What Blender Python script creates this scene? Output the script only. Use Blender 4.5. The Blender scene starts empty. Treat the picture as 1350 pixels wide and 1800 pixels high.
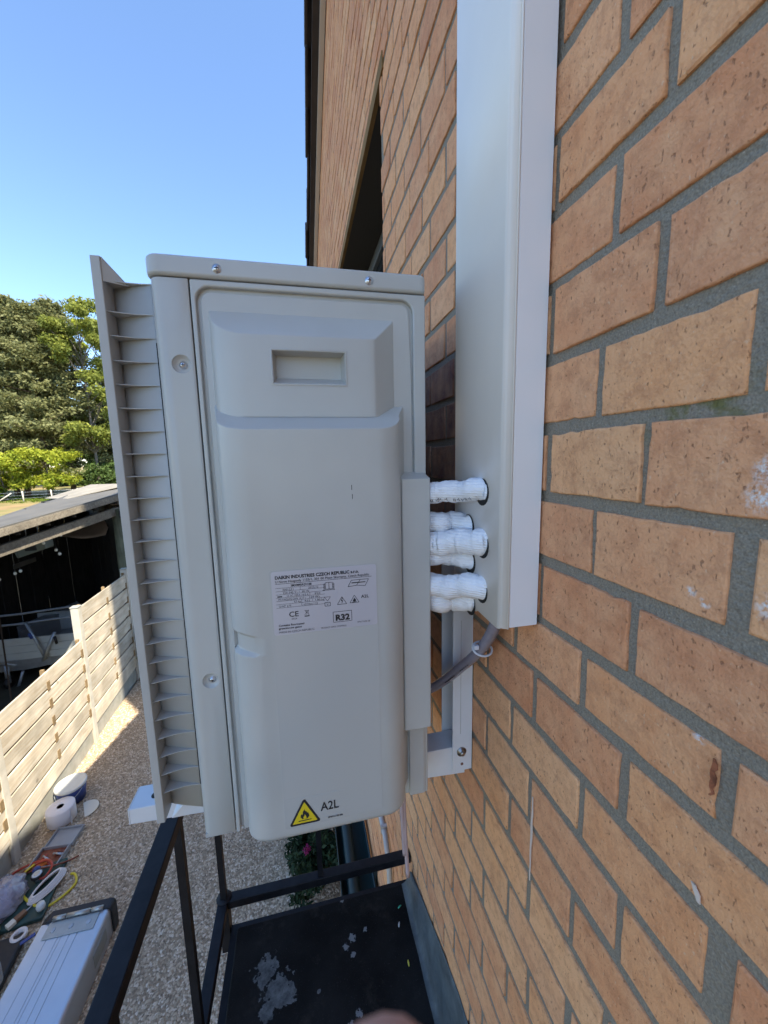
import bpy, bmesh, math, random
import numpy as np
from math import sin, cos, pi, radians, sqrt, atan2
from mathutils import Vector, Matrix

random.seed(7); RNG = np.random.default_rng(7)
scene = bpy.context.scene
COL = scene.collection
GZ = -4.2            # gravel level below the lens; everything is lifted by +4.2 m at the end
WX = 0.272           # plane of the brick faces

# ------------------------------------------------------------------ camera
yaw, pitch, roll = radians(12.25), radians(8.0), radians(1.25)
fwd = Vector((sin(yaw)*cos(pitch), cos(yaw)*cos(pitch), -sin(pitch)))
rt0 = Vector((cos(yaw), -sin(yaw), 0)); dn0 = fwd.cross(rt0)
rt = rt0*cos(roll) + dn0*sin(roll); dn = -rt0*sin(roll) + dn0*cos(roll)
cam = bpy.data.cameras.new('camera'); camo = bpy.data.objects.new('camera', cam); COL.objects.link(camo)
camo.matrix_world = Matrix(((rt.x, -dn.x, -fwd.x, 0), (rt.y, -dn.y, -fwd.y, 0), (rt.z, -dn.z, -fwd.z, -GZ), (0, 0, 0, 1)))
cam.sensor_fit = 'VERTICAL'; cam.sensor_height = 24; cam.lens = 24*665/1800
cam.clip_start = 0.004; cam.clip_end = 4000
cam.dof.use_dof = True; cam.dof.focus_distance = 0.62; cam.dof.aperture_fstop = 8.6
scene.camera = camo

# ------------------------------------------------------------------ sky, sun, exposure
LX, LY, LZ = -0.463, 0.55, -1.0                 # direction the sunlight travels
elev = atan2(1.0, sqrt(LX*LX+LY*LY))
w = bpy.data.worlds.new('World'); scene.world = w; w.use_nodes = True
nt = w.node_tree; bg = nt.nodes['Background']
sky = nt.nodes.new('ShaderNodeTexSky'); sky.sky_type = 'NISHITA'; sky.sun_disc = False
sky.sun_elevation = elev; sky.sun_rotation = atan2(-LX, -LY)
sky.altitude = 0; sky.air_density = 1.0; sky.dust_density = 0.15; sky.ozone_density = 4.5
nt.links.new(sky.outputs[0], bg.inputs[0]); bg.inputs[1].default_value = 0.15
sl = bpy.data.lights.new('sun', 'SUN'); sl.energy = 5.0; sl.angle = radians(0.5); sl.color = (1, .92, .77)
so = bpy.data.objects.new('sun', sl); COL.objects.link(so)
so.rotation_euler = Vector((LX, LY, LZ)).to_track_quat('-Z', 'Y').to_euler()
scene.view_settings.view_transform = 'Standard'; scene.view_settings.look = 'None'
scene.view_settings.exposure = 1.33; scene.view_settings.gamma = 1
scene.render.engine = 'CYCLES'
scene.cycles.use_adaptive_sampling = True; scene.cycles.adaptive_threshold = .02
scene.cycles.max_bounces = 6; scene.cycles.diffuse_bounces = 4; scene.cycles.transparent_max_bounces = 8

# ------------------------------------------------------------------ materials
def mat(name, color, rough=.6, metal=0, spec=.5, vary=0, vscale=8, bump=0, bscale=200, bdist=.001, dirt=None, dscale=4, damt=.4, trans=0, sheen=0):
    m = bpy.data.materials.new(name); m.use_nodes = True
    n = m.node_tree.nodes; l = m.node_tree.links; p = n['Principled BSDF']
    p.inputs['Base Color'].default_value = (*color, 1); p.inputs['Roughness'].default_value = rough
    p.inputs['Metallic'].default_value = metal; p.inputs['Specular IOR Level'].default_value = spec
    if trans: p.inputs['Transmission Weight'].default_value = trans
    g = n.new('ShaderNodeNewGeometry')
    src = None
    if vary:
        t = n.new('ShaderNodeTexNoise'); t.inputs['Scale'].default_value = vscale; t.inputs['Detail'].default_value = 6
        l.new(g.outputs['Position'], t.inputs['Vector'])
        r = n.new('ShaderNodeMapRange'); r.inputs[1].default_value = .3; r.inputs[2].default_value = .7
        r.inputs[3].default_value = 1-vary; r.inputs[4].default_value = 1+vary
        l.new(t.outputs['Fac'], r.inputs[0])
        v = n.new('ShaderNodeVectorMath'); v.operation = 'SCALE'; v.inputs[0].default_value = color
        l.new(r.outputs[0], v.inputs['Scale']); src = v.outputs[0]
        if rough < .9 and vary > .06:
            r2 = n.new('ShaderNodeMapRange'); r2.inputs[1].default_value = .3; r2.inputs[2].default_value = .7
            r2.inputs[3].default_value = max(.05, rough-.1); r2.inputs[4].default_value = min(1, rough+.1)
            l.new(t.outputs['Fac'], r2.inputs[0]); l.new(r2.outputs[0], p.inputs['Roughness'])
    if dirt:
        t = n.new('ShaderNodeTexNoise'); t.inputs['Scale'].default_value = dscale; t.inputs['Detail'].default_value = 9; t.inputs['Roughness'].default_value = .7
        l.new(g.outputs['Position'], t.inputs['Vector'])
        r = n.new('ShaderNodeMapRange'); r.inputs[1].default_value = .38; r.inputs[2].default_value = .85; r.inputs[4].default_value = damt*1.3
        l.new(t.outputs['Fac'], r.inputs[0])
        mx = n.new('ShaderNodeMix'); mx.data_type = 'RGBA'; l.new(r.outputs[0], mx.inputs[0])
        if src: l.new(src, mx.inputs[6])
        else: mx.inputs[6].default_value = (*color, 1)
        mx.inputs[7].default_value = (*dirt, 1); src = mx.outputs[2]
    if src: l.new(src, p.inputs['Base Color'])
    if bump:
        t = n.new('ShaderNodeTexNoise'); t.inputs['Scale'].default_value = bscale; t.inputs['Detail'].default_value = 4
        l.new(g.outputs['Position'], t.inputs['Vector'])
        b = n.new('ShaderNodeBump'); b.inputs['Strength'].default_value = bump; b.inputs['Distance'].default_value = bdist
        l.new(t.outputs['Fac'], b.inputs['Height']); l.new(b.outputs[0], p.inputs['Normal'])
    return m

def brick_material():
    m = bpy.data.materials.new('fired_brick'); m.use_nodes = True
    n = m.node_tree.nodes; l = m.node_tree.links; p = n['Principled BSDF']
    p.inputs['Roughness'].default_value = .85; p.inputs['Specular IOR Level'].default_value = .25
    g = n.new('ShaderNodeNewGeometry'); pos = g.outputs['Position']
    at = n.new('ShaderNodeAttribute'); at.attribute_name = 'tint'
    ramp = n.new('ShaderNodeValToRGB'); l.new(at.outputs['Fac'], ramp.inputs[0])
    e = ramp.color_ramp.elements
    e[0].position = 0; e[0].color = (.17, .085, .075, 1)
    e[1].position = 1; e[1].color = (.80, .43, .22, 1)
    for ps, c in ((.08, (.17, .085, .075, 1)), (.16, (.58, .24, .12, 1)), (.4, (.79, .395, .20, 1)), (.55, (.64, .27, .13, 1)), (.8, (.77, .37, .17, 1))):
        x = e.new(ps); x.color = c
    def noise(scale, detail=5, rough=.6, stretch=None):
        t = n.new('ShaderNodeTexNoise'); t.inputs['Scale'].default_value = scale; t.inputs['Detail'].default_value = detail; t.inputs['Roughness'].default_value = rough
        if stretch:
            mp = n.new('ShaderNodeMapping'); mp.inputs['Scale'].default_value = stretch; l.new(pos, mp.inputs[0]); l.new(mp.outputs[0], t.inputs['Vector'])
        else: l.new(pos, t.inputs['Vector'])
        return t.outputs['Fac']
    def mrange(s, a, b, c, d):
        r = n.new('ShaderNodeMapRange'); l.new(s, r.inputs[0])
        for i, v in zip((1, 2, 3, 4), (a, b, c, d)): r.inputs[i].default_value = v
        return r.outputs[0]
    def mix(f, a, b, blend='MIX'):
        x = n.new('ShaderNodeMix'); x.data_type = 'RGBA'; x.blend_type = blend
        if isinstance(f, (int, float)): x.inputs[0].default_value = f
        else: l.new(f, x.inputs[0])
        for i, s in ((6, a), (7, b)):
            if isinstance(s, tuple): x.inputs[i].default_value = s
            else: l.new(s, x.inputs[i])
        return x.outputs[2]
    c = ramp.outputs[0]
    big = noise(22, 6)
    c = mix(mrange(big, .35, .7, 0, .5), c, (.83, .48, .265, 1))
    c = mix(mrange(noise(55, 9, .75), .46, .70, 0, .62), c, (.40, .17, .085, 1))
    speck = noise(330, 3, .55, (1, 1, .6))
    spk = mrange(speck, .635, .71, 0, .65)
    c = mix(spk, c, (.30, .14, .075, 1))
    pale = noise(420, 3, .5, (1, 1, .6))
    c = mix(mrange(pale, .66, .74, 0, .6), c, (.72, .52, .36, 1))
    # fine vertical drag marks
    drag = noise(1, 4, .6, (1, 520, 12))
    c = mix(mrange(drag, .62, .75, 0, .22), c, (.74, .52, .38, 1))
    # splashes of white plaster with a shape of their own
    f = None
    for q, r_ in (((WX, .170, -.012), .012), ((WX, .173, -.028), .012), ((WX, .163, -.094), .010), ((WX, .2, -.105), .005), ((WX, .158, .0), .008),
                  ((WX, .195, -.205), .006), ((WX, .21, -.1), .005)):
        d = n.new('ShaderNodeVectorMath'); d.operation = 'DISTANCE'; l.new(pos, d.inputs[0]); d.inputs[1].default_value = (q[0], q[1], q[2]-GZ)
        x = mrange(d.outputs['Value'], r_*.3, r_, 1, 0)
        if f is None: f = x
        else:
            mm = n.new('ShaderNodeMath'); mm.operation = 'MAXIMUM'; l.new(f, mm.inputs[0]); l.new(x, mm.inputs[1]); f = mm.outputs[0]
    pl = noise(240, 6, .7)
    mm = n.new('ShaderNodeMath'); mm.operation = 'MULTIPLY'; l.new(f, mm.inputs[0]); l.new(mrange(pl, .44, .58, 0, 1), mm.inputs[1])
    c = mix(mm.outputs[0], c, (.78, .76, .74, 1))
    l.new(c, p.inputs['Base Color'])
    b = n.new('ShaderNodeBump'); b.inputs['Strength'].default_value = .8; b.inputs['Distance'].default_value = .0022
    h = n.new('ShaderNodeMath'); h.operation = 'SUBTRACT'; l.new(noise(320, 4), h.inputs[0]); l.new(spk, h.inputs[1])
    l.new(h.outputs[0], b.inputs['Height'])
    b2 = n.new('ShaderNodeBump'); b2.inputs['Strength'].default_value = .5; b2.inputs['Distance'].default_value = .004
    l.new(noise(28, 3), b2.inputs['Height']); l.new(b.outputs[0], b2.inputs['Normal'])
    l.new(b2.outputs[0], p.inputs['Normal'])
    return m

def mortar_material():
    m = bpy.data.materials.new('cement_mortar'); m.use_nodes = True
    n = m.node_tree.nodes; l = m.node_tree.links; p = n['Principled BSDF']
    p.inputs['Roughness'].default_value = .95; p.inputs['Specular IOR Level'].default_value = .2
    g = n.new('ShaderNodeNewGeometry')
    def noise(s, d=4):
        t = n.new('ShaderNodeTexNoise'); t.inputs['Scale'].default_value = s; t.inputs['Detail'].default_value = d
        l.new(g.outputs['Position'], t.inputs['Vector']); return t.outputs['Fac']
    r = n.new('ShaderNodeValToRGB'); l.new(noise(700, 3), r.inputs[0])
    e = r.color_ramp.elements
    e[0].position = .25; e[0].color = (.185, .16, .125, 1); e[1].position = .70; e[1].color = (.31, .275, .22, 1)
    x = e.new(.80); x.color = (.6, .56, .48, 1)
    # moss by the joint at eye height
    d = n.new('ShaderNodeVectorMath'); d.operation = 'DISTANCE'; l.new(g.outputs['Position'], d.inputs[0]); d.inputs[1].default_value = (WX, .222, .026-GZ)
    mr = n.new('ShaderNodeMapRange'); l.new(d.outputs['Value'], mr.inputs[0]); mr.inputs[1].default_value = .008; mr.inputs[2].default_value = .05; mr.inputs[3].default_value = 1; mr.inputs[4].default_value = 0
    mr2 = n.new('ShaderNodeMapRange'); l.new(noise(60, 5), mr2.inputs[0]); mr2.inputs[1].default_value = .4; mr2.inputs[2].default_value = .6
    mu = n.new('ShaderNodeMath'); mu.operation = 'MULTIPLY'; l.new(mr.outputs[0], mu.inputs[0]); l.new(mr2.outputs[0], mu.inputs[1])
    mx = n.new('ShaderNodeMix'); mx.data_type = 'RGBA'; l.new(mu.outputs[0], mx.inputs[0]); l.new(r.outputs[0], mx.inputs[6]); mx.inputs[7].default_value = (.13, .13, .03, 1)
    l.new(mx.outputs[2], p.inputs['Base Color'])
    b = n.new('ShaderNodeBump'); b.inputs['Strength'].default_value = 1.0; b.inputs['Distance'].default_value = .003
    l.new(noise(260, 7), b.inputs['Height']); l.new(b.outputs[0], p.inputs['Normal'])
    return m

def wood_material(name, c1, c2, axis=1, rough=.8, grain=1.0):
    m = bpy.data.materials.new(name); m.use_nodes = True
    n = m.node_tree.nodes; l = m.node_tree.links; p = n['Principled BSDF']; p.inputs['Roughness'].default_value = rough; p.inputs['Specular IOR Level'].default_value = .25
    g = n.new('ShaderNodeNewGeometry'); oi = n.new('ShaderNodeObjectInfo')
    add = n.new('ShaderNodeVectorMath'); add.operation = 'ADD'; l.new(g.outputs['Position'], add.inputs[0])
    cmb = n.new('ShaderNodeVectorMath'); cmb.operation = 'SCALE'; cmb.inputs[0].default_value = (13, 17, 11); l.new(oi.outputs['Random'], cmb.inputs['Scale']); l.new(cmb.outputs[0], add.inputs[1])
    mp = n.new('ShaderNodeMapping'); s = [14*grain]*3; s[axis] = 1.2*grain; mp.inputs['Scale'].default_value = s; l.new(add.outputs[0], mp.inputs[0])
    t = n.new('ShaderNodeTexNoise'); t.inputs['Scale'].default_value = 1.6; t.inputs['Detail'].default_value = 8; t.inputs['Distortion'].default_value = 1.2; l.new(mp.outputs[0], t.inputs['Vector'])
    r = n.new('ShaderNodeValToRGB'); l.new(t.outputs['Fac'], r.inputs[0]); r.color_ramp.elements[0].position = .3; r.color_ramp.elements[0].color = (*c2, 1); r.color_ramp.elements[1].position = .68; r.color_ramp.elements[1].color = (*c1, 1)
    t2 = n.new('ShaderNodeTexNoise'); t2.inputs['Scale'].default_value = 3; t2.inputs['Detail'].default_value = 5; l.new(add.outputs[0], t2.inputs['Vector'])
    mr = n.new('ShaderNodeMapRange'); l.new(t2.outputs['Fac'], mr.inputs[0]); mr.inputs[1].default_value = .35; mr.inputs[2].default_value = .7; mr.inputs[3].default_value = .72; mr.inputs[4].default_value = 1.1
    rm = n.new('ShaderNodeMapRange'); l.new(oi.outputs['Random'], rm.inputs[0]); rm.inputs[3].default_value = .80; rm.inputs[4].default_value = 1.06
    kv = n.new('ShaderNodeTexVoronoi'); kv.inputs['Scale'].default_value = 2.6; l.new(add.outputs[0], kv.inputs['Vector'])
    km = n.new('ShaderNodeMapRange'); l.new(kv.outputs['Distance'], km.inputs[0]); km.inputs[1].default_value = .03; km.inputs[2].default_value = .09; km.inputs[3].default_value = .55; km.inputs[4].default_value = 1
    pm = n.new('ShaderNodeMath'); pm.operation = 'MULTIPLY'; l.new(rm.outputs[0], pm.inputs[0]); l.new(km.outputs[0], pm.inputs[1])
    pm2 = n.new('ShaderNodeMath'); pm2.operation = 'MULTIPLY'; l.new(pm.outputs[0], pm2.inputs[0]); l.new(mr.outputs[0], pm2.inputs[1])
    v = n.new('ShaderNodeVectorMath'); v.operation = 'SCALE'; l.new(r.outputs[0], v.inputs[0]); l.new(pm2.outputs[0], v.inputs['Scale']); l.new(v.outputs[0], p.inputs['Base Color'])
    b = n.new('ShaderNodeBump'); b.inputs['Strength'].default_value = .4; b.inputs['Distance'].default_value = .003; l.new(t.outputs['Fac'], b.inputs['Height']); l.new(b.outputs[0], p.inputs['Normal'])
    return m

def leaf_material(name, c1, c2, scale=.6, trans=.35):
    m = bpy.data.materials.new(name); m.use_nodes = True
    n = m.node_tree.nodes; l = m.node_tree.links; p = n['Principled BSDF']; out = n['Material Output']
    p.inputs['Roughness'].default_value = .6; p.inputs['Specular IOR Level'].default_value = .2
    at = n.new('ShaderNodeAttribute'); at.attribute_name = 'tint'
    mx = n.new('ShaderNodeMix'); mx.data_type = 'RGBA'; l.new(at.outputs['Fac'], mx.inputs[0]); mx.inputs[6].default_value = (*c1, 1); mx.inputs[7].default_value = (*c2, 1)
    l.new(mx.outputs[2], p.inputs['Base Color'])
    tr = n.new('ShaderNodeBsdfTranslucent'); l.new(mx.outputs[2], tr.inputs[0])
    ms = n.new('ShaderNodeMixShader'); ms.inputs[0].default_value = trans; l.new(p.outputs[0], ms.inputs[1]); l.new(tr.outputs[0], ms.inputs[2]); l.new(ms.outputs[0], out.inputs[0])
    return m

M = {}
M['brick'] = brick_material(); M['mortar'] = mortar_material()
M['ivory'] = mat('ivory_plastic', (.47, .475, .455), .34, vary=.05, vscale=9, bump=.12, bscale=900, bdist=.0004)
M['ivory_metal'] = mat('ivory_painted_steel', (.47, .475, .455), .33, vary=.05, vscale=7, bump=.06, bscale=600, bdist=.0004)
M['grille'] = mat('grille_plastic', (.44, .44, .42), .5, vary=.03, vscale=40)
M['white_pvc'] = mat('white_pvc', (.80, .80, .81), .28, vary=.045, vscale=5, bump=.05, bscale=9, bdist=.01)
M['white_steel'] = mat('white_powder_coat', (.68, .69, .71), .35, vary=.03, vscale=30)
M['dark_gap'] = mat('dark_gap', (.012, .012, .013), .8)
M['screw'] = mat('zinc_screw', (.62, .64, .68), .3, metal=1)
M['bolt'] = mat('steel_bolt', (.35, .34, .33), .35, metal=1)
M['label'] = mat('silver_label', (.52, .52, .57), .38, metal=.15)
M['film'] = mat('clear_film', (.475, .48, .465), .27)
M['ink'] = mat('black_ink', (.02, .02, .025), .5)
M['yellow_ink'] = mat('yellow_ink', (.72, .56, .02), .45)
M['wrap'] = mat('white_wrap', (.80, .80, .84), .6, vary=.05, vscale=60, bump=1.0, bscale=75, bdist=.005)
def wrap_material():
    m = mat('white_wrap', (.82, .82, .85), .62, vary=.05, vscale=50)
    n = m.node_tree.nodes; l = m.node_tree.links; g = n.new('ShaderNodeNewGeometry')
    wv = n.new('ShaderNodeTexWave'); wv.bands_direction = 'Z'; wv.inputs['Scale'].default_value = 95; wv.inputs['Distortion'].default_value = 1.5; wv.inputs['Detail'].default_value = 2; l.new(g.outputs['Position'], wv.inputs['Vector'])
    no = n.new('ShaderNodeTexNoise'); no.inputs['Scale'].default_value = 85; no.inputs['Detail'].default_value = 5; l.new(g.outputs['Position'], no.inputs['Vector'])
    b1 = n.new('ShaderNodeBump'); b1.inputs['Strength'].default_value = .45; b1.inputs['Distance'].default_value = .0012; l.new(wv.outputs['Fac'], b1.inputs['Height'])
    b2 = n.new('ShaderNodeBump'); b2.inputs['Strength'].default_value = .8; b2.inputs['Distance'].default_value = .004; l.new(no.outputs['Fac'], b2.inputs['Height']); l.new(b1.outputs[0], b2.inputs['Normal'])
    l.new(b2.outputs[0], n['Principled BSDF'].inputs['Normal']); return m
M['wrap'] = wrap_material()
M['hose_clear'] = mat('clear_hose', (.30, .275, .32), .18, spec=.6, vary=.1, vscale=60, trans=.25)
M['tube_pink'] = mat('pale_tube', (.66, .52, .52), .2, trans=.3)
M['nylon'] = mat('nylon_tie', (.62, .62, .66), .4)
M['black_steel'] = mat('black_painted_steel', (.006, .0065, .009), .5, spec=.25, vary=.25, vscale=12, dirt=(.04, .042, .05), dscale=30, damt=.3, bump=.12, bscale=160, bdist=.0006)
M['lead'] = mat('lead_flashing', (.055, .066, .07), .65, vary=.4, vscale=25, dirt=(.2, .22, .22), dscale=18, damt=.5, bump=.4, bscale=40, bdist=.004)
M['conduit'] = mat('grey_conduit', (.45, .45, .44), .5, vary=.05)
M['gutter'] = mat('dark_green_gutter', (.012, .03, .032), .45, vary=.2, vscale=5)
M['lintel'] = mat('rusty_lintel', (.22, .13, .05), .9, spec=.15, vary=.25, vscale=10, dirt=(.26, .17, .08), dscale=14, damt=.5)
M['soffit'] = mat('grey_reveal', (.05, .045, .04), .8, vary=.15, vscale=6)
M['shaded_soffit'] = mat('shaded_soffit', (.035, .03, .024), .8, vary=.2, vscale=6)  # shade under the lintel put into the colour of its underside
M['win_frame'] = mat('grey_window_frame', (.11, .12, .13), .4)
M['glass'] = mat('window_glass', (.02, .025, .03), .05, spec=.8)
M['tile'] = mat('roof_tile', (.045, .035, .032), .75, vary=.35, vscale=9)
M['barge'] = mat('barge_strip', (.6, .57, .54), .6)
M['plaster'] = mat('house_brick', (.34, .2, .12), .9, vary=.2, vscale=3)
M['concrete'] = mat('concrete', (.34, .33, .29), .9, vary=.15, vscale=6, dirt=(.2, .21, .14), dscale=5, damt=.5, bump=.4, bscale=60, bdist=.004)
M['fence'] = wood_material('fence_wood', (.76, .68, .54), (.58, .47, .33), 1, .8)
M['fence_post'] = mat('fence_post', (.50, .46, .38), .9, vary=.12, vscale=8, bump=.3, bscale=60, bdist=.003)
M['batten'] = wood_material('batten_wood', (.36, .25, .13), (.24, .16, .08), 2)
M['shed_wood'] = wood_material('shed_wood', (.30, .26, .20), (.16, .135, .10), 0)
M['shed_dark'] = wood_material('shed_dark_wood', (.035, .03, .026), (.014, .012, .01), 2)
M['shed_post'] = wood_material('shed_post_wood', (.20, .20, .13), (.09, .10, .06), 2)
M['shed_roof'] = mat('grey_roof_sheet', (.11, .105, .095), .9, vary=.25, vscale=2, dirt=(.10, .085, .065), dscale=2, damt=.6)
M['shed_sheet'] = mat('pale_roof_sheet', (.27, .24, .19), .85, vary=.2, vscale=2)
M['dark_timber'] = mat('dark_timber', (.06, .035, .018), .8, vary=.2, vscale=6)
M['black'] = mat('black_rubber', (.012, .012, .014), .55, vary=.2, vscale=30)
M['tarp'] = mat('dusty_tarp', (.34, .28, .26), .75, vary=.15, vscale=3)
M['trailer_white'] = mat('trailer_white', (.55, .56, .52), .5, vary=.06, vscale=4)
M['galv'] = mat('galvanised', (.42, .45, .48), .45, metal=.7, vary=.12, vscale=10)
M['grey_box'] = mat('grey_box', (.16, .18, .16), .6)
M['bulb'] = mat('frosted_bulb', (.85, .84, .78), .3)
M['blue'] = mat('blue_plastic', (.025, .055, .22), .4)
M['bucket_white'] = mat('bucket_white', (.62, .62, .58), .45, vary=.05, vscale=20)
M['paper'] = mat('paper', (.74, .70, .69), .9, bump=.2, bscale=60, bdist=.003)
M['cream'] = mat('cream_board', (.66, .60, .48), .7)
M['tray'] = mat('grey_tray', (.30, .31, .32), .5, vary=.06, vscale=10)
M['red'] = mat('red_hose', (.42, .05, .025), .45)
M['rust'] = mat('rusty_red_tools', (.20, .055, .03), .55, vary=.4, vscale=30)
M['orange'] = mat('orange_plastic', (.65, .16, .02), .5)
M['yellow'] = mat('yellow_hose', (.66, .50, .03), .4)
M['hose_white'] = mat('white_hose', (.68, .62, .58), .5)
M['gauge'] = mat('gauge_face', (.62, .68, .72), .25)
M['bag'] = mat('plastic_bag', (.62, .60, .70), .22, vary=.1, vscale=9, trans=.6, bump=.6, bscale=24, bdist=.015)
M['bag_core'] = mat('bag_contents', (.10, .13, .32), .6, vary=.4, vscale=12)
M['green_mat'] = mat('dark_green_case', (.025, .06, .05), .6, vary=.3, vscale=8)
M['brown'] = mat('brown_tool', (.20, .10, .05), .6)
M['alu'] = mat('brushed_aluminium', (.55, .58, .62), .36, metal=.85, vary=.05, vscale=4, bump=.08, bscale=300)
M['hinge'] = mat('hinge_steel', (.40, .41, .39), .45, metal=.8, vary=.1, vscale=20)
M['bark'] = mat('pine_bark', (.13, .085, .055), .95, vary=.3, vscale=3)
M['bark2'] = mat('grey_bark', (.12, .105, .085), .95, vary=.3, vscale=3)
M['pine'] = leaf_material('pine_needles', (.11, .125, .05), (.28, .28, .12), trans=.4)
M['dark_pine'] = leaf_material('dark_conifer', (.05, .065, .03), (.11, .13, .055), trans=.3)  # deeper needle tone of the dark pines
M['spring'] = leaf_material('spring_leaves', (.19, .26, .025), (.44, .45, .05), trans=.45)
M['poplar'] = leaf_material('poplar_leaves', (.11, .15, .035), (.30, .32, .06), trans=.45)
M['under'] = leaf_material('undergrowth', (.04, .07, .02), (.10, .15, .035), trans=.3)
M['hedge'] = leaf_material('hedge_leaves', (.05, .10, .012), (.20, .26, .03), trans=.35)
M['dark_leaf'] = leaf_material('flower_leaves', (.012, .03, .014), (.035, .06, .025), trans=.2)
M['pink'] = mat('pink_petal', (.34, .02, .12), .6)
M['field'] = mat('dry_field', (.26, .17, .075), .95, vary=.3, vscale=.25, dirt=(.12, .17, .03), dscale=.12, damt=.85)
M['yard'] = mat('yard_soil', (.055, .05, .032), .95, vary=.4, vscale=1.5)
M['gravel_base'] = mat('gravel_bed', (.40, .29, .18), .95, vary=.3, vscale=40, bump=1, bscale=60, bdist=.02)

# ------------------------------------------------------------------ mesh helpers
class MB:
    def __init__(s): s.v = []; s.f = []; s.sm = []
    def add(s, vs, fs, smooth=False):
        o = len(s.v); s.v += [tuple(p) for p in vs]; s.f += [tuple(i+o for i in f) for f in fs]; s.sm += [smooth]*len(fs); return s
    def box(s, x0, x1, y0, y1, z0, z1):
        return s.add([(x0, y0, z0), (x1, y0, z0), (x1, y1, z0), (x0, y1, z0), (x0, y0, z1), (x1, y0, z1), (x1, y1, z1), (x0, y1, z1)],
                     [(3, 2, 1, 0), (4, 5, 6, 7), (0, 1, 5, 4), (1, 2, 6, 5), (2, 3, 7, 6), (3, 0, 4, 7)])
    def prism(s, prof, to3, a, b, smooth=False):
        """closed 2D profile swept between a and b; to3(p, t) -> xyz"""
        n = len(prof)
        vs = [to3(p, a) for p in prof] + [to3(p, b) for p in prof]
        fs = [tuple(range(n))[::-1], tuple(range(n, 2*n))]
        s.add(vs, fs); o = len(s.v) - 2*n
        for i in range(n):
            j = (i+1) % n; s.f.append((o+i, o+j, o+n+j, o+n+i)); s.sm.append(smooth)
        return s
    def tube(s, pts, r, n=10, closed=False, caps=True, wob=0):
        pts = [Vector(p) for p in pts]; k = len(pts); rs = r if isinstance(r, (list, tuple)) else [r]*k
        vs = []; up = Vector((0, 0, 1)); prev = None
        for i, p in enumerate(pts):
            if closed: d = pts[(i+1) % k]-pts[i-1]
            else: d = pts[min(i+1, k-1)]-pts[max(i-1, 0)]
            d.normalize()
            if prev is None:
                a = d.cross(up)
                if a.length < .1: a = d.cross(Vector((1, 0, 0)))
            else: a = prev - d*prev.dot(d)
            a.normalize(); prev = a; b = d.cross(a)
            for j in range(n):
                t = 2*pi*j/n; rr = rs[i]*(1+(random.uniform(-wob, wob) if wob else 0))
                vs.append(p+a*cos(t)*rr+b*sin(t)*rr)
        fs = []
        for i in range(k if closed else k-1):
            i2 = (i+1) % k
            for j in range(n): fs.append((i*n+j, i*n+(j+1) % n, i2*n+(j+1) % n, i2*n+j))
        s.add(vs, fs, True)
        if caps and not closed:
            o = len(s.v)-len(vs)
            s.f += [tuple(o+j for j in range(n))[::-1], tuple(o+(k-1)*n+j for j in range(n))]; s.sm += [False, False]
        return s
    def lathe(s, prof, c, n=20, axis=2):
        vs = []
        for r, h in prof:
            for j in range(n):
                t = 2*pi*j/n; q = [r*cos(t), r*sin(t), h]
                if axis == 1: q = [r*cos(t), h, r*sin(t)]
                elif axis == 0: q = [h, r*cos(t), r*sin(t)]
                vs.append((c[0]+q[0], c[1]+q[1], c[2]+q[2]))
        fs = []
        for i in range(len(prof)-1):
            for j in range(n): fs.append((i*n+j, i*n+(j+1) % n, (i+1)*n+(j+1) % n, (i+1)*n+j))
        s.add(vs, fs, True); o = len(s.v)-len(vs)
        if prof[0][0] > 1e-6: s.f.append(tuple(o+j for j in range(n))[::-1]); s.sm.append(False)
        if prof[-1][0] > 1e-6: s.f.append(tuple(o+(len(prof)-1)*n+j for j in range(n))); s.sm.append(False)
        return s
    def build(s, name, material, parent=None, bevel=0, seg=2, origin=None, ang=30, smooth_all=False):
        me = bpy.data.meshes.new(name)
        vs = np.array(s.v, dtype=float)
        org = Vector(origin) if origin is not None else Vector((vs.min(0)+vs.max(0))/2)
        if parent is not None and parent.type == 'EMPTY' and origin is None: org = Vector(parent['_o']) if '_o' in parent.keys() else org
        me.from_pydata([tuple(p) for p in (vs-np.array(org))], [], s.f)
        for p, q in zip(me.polygons, s.sm): p.use_smooth = q or smooth_all
        me.validate(); me.materials.append(M[material] if isinstance(material, str) else material)
        bm = bmesh.new(); bm.from_mesh(me); bmesh.ops.recalc_face_normals(bm, faces=bm.faces); bm.to_mesh(me); bm.free()
        o = bpy.data.objects.new(name, me); COL.objects.link(o); o.location = org
        if bevel:
            b = o.modifiers.new('bevel', 'BEVEL'); b.width = bevel; b.segments = seg; b.limit_method = 'ANGLE'; b.angle_limit = radians(ang); b.harden_normals = False
            for p in me.polygons: p.use_smooth = True
            wn = o.modifiers.new('wn', 'WEIGHTED_NORMAL'); wn.keep_sharp = True
        if parent is not None: attach(o, parent)
        return o
WORLD = {}
def wloc(o): return WORLD.get(o.name, o.location.copy())
def attach(o, parent):
    wl = wloc(o); WORLD[o.name] = wl; o.parent = parent; o.location = wl - wloc(parent)
def empty(name, loc, label, cat, group=None):
    o = bpy.data.objects.new(name, None); COL.objects.link(o); o.location = loc; o.empty_display_size = .1
    WORLD[o.name] = Vector(loc); return tag(o, label, cat, group)
def tag(o, label=None, cat=None, group=None, kind=None):
    if label: o['label'] = label
    if cat: o['category'] = cat
    if group: o['group'] = group
    if kind: o['kind'] = kind
    return o
def struct(o): o['kind'] = 'structure'; return o
def arc(cx, cy, r, a0, a1, n=8): return [(cx+r*cos(radians(a0+(a1-a0)*i/n)), cy+r*sin(radians(a0+(a1-a0)*i/n))) for i in range(n+1)]
def XY(p, t): return (p[0], p[1], t)
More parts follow.
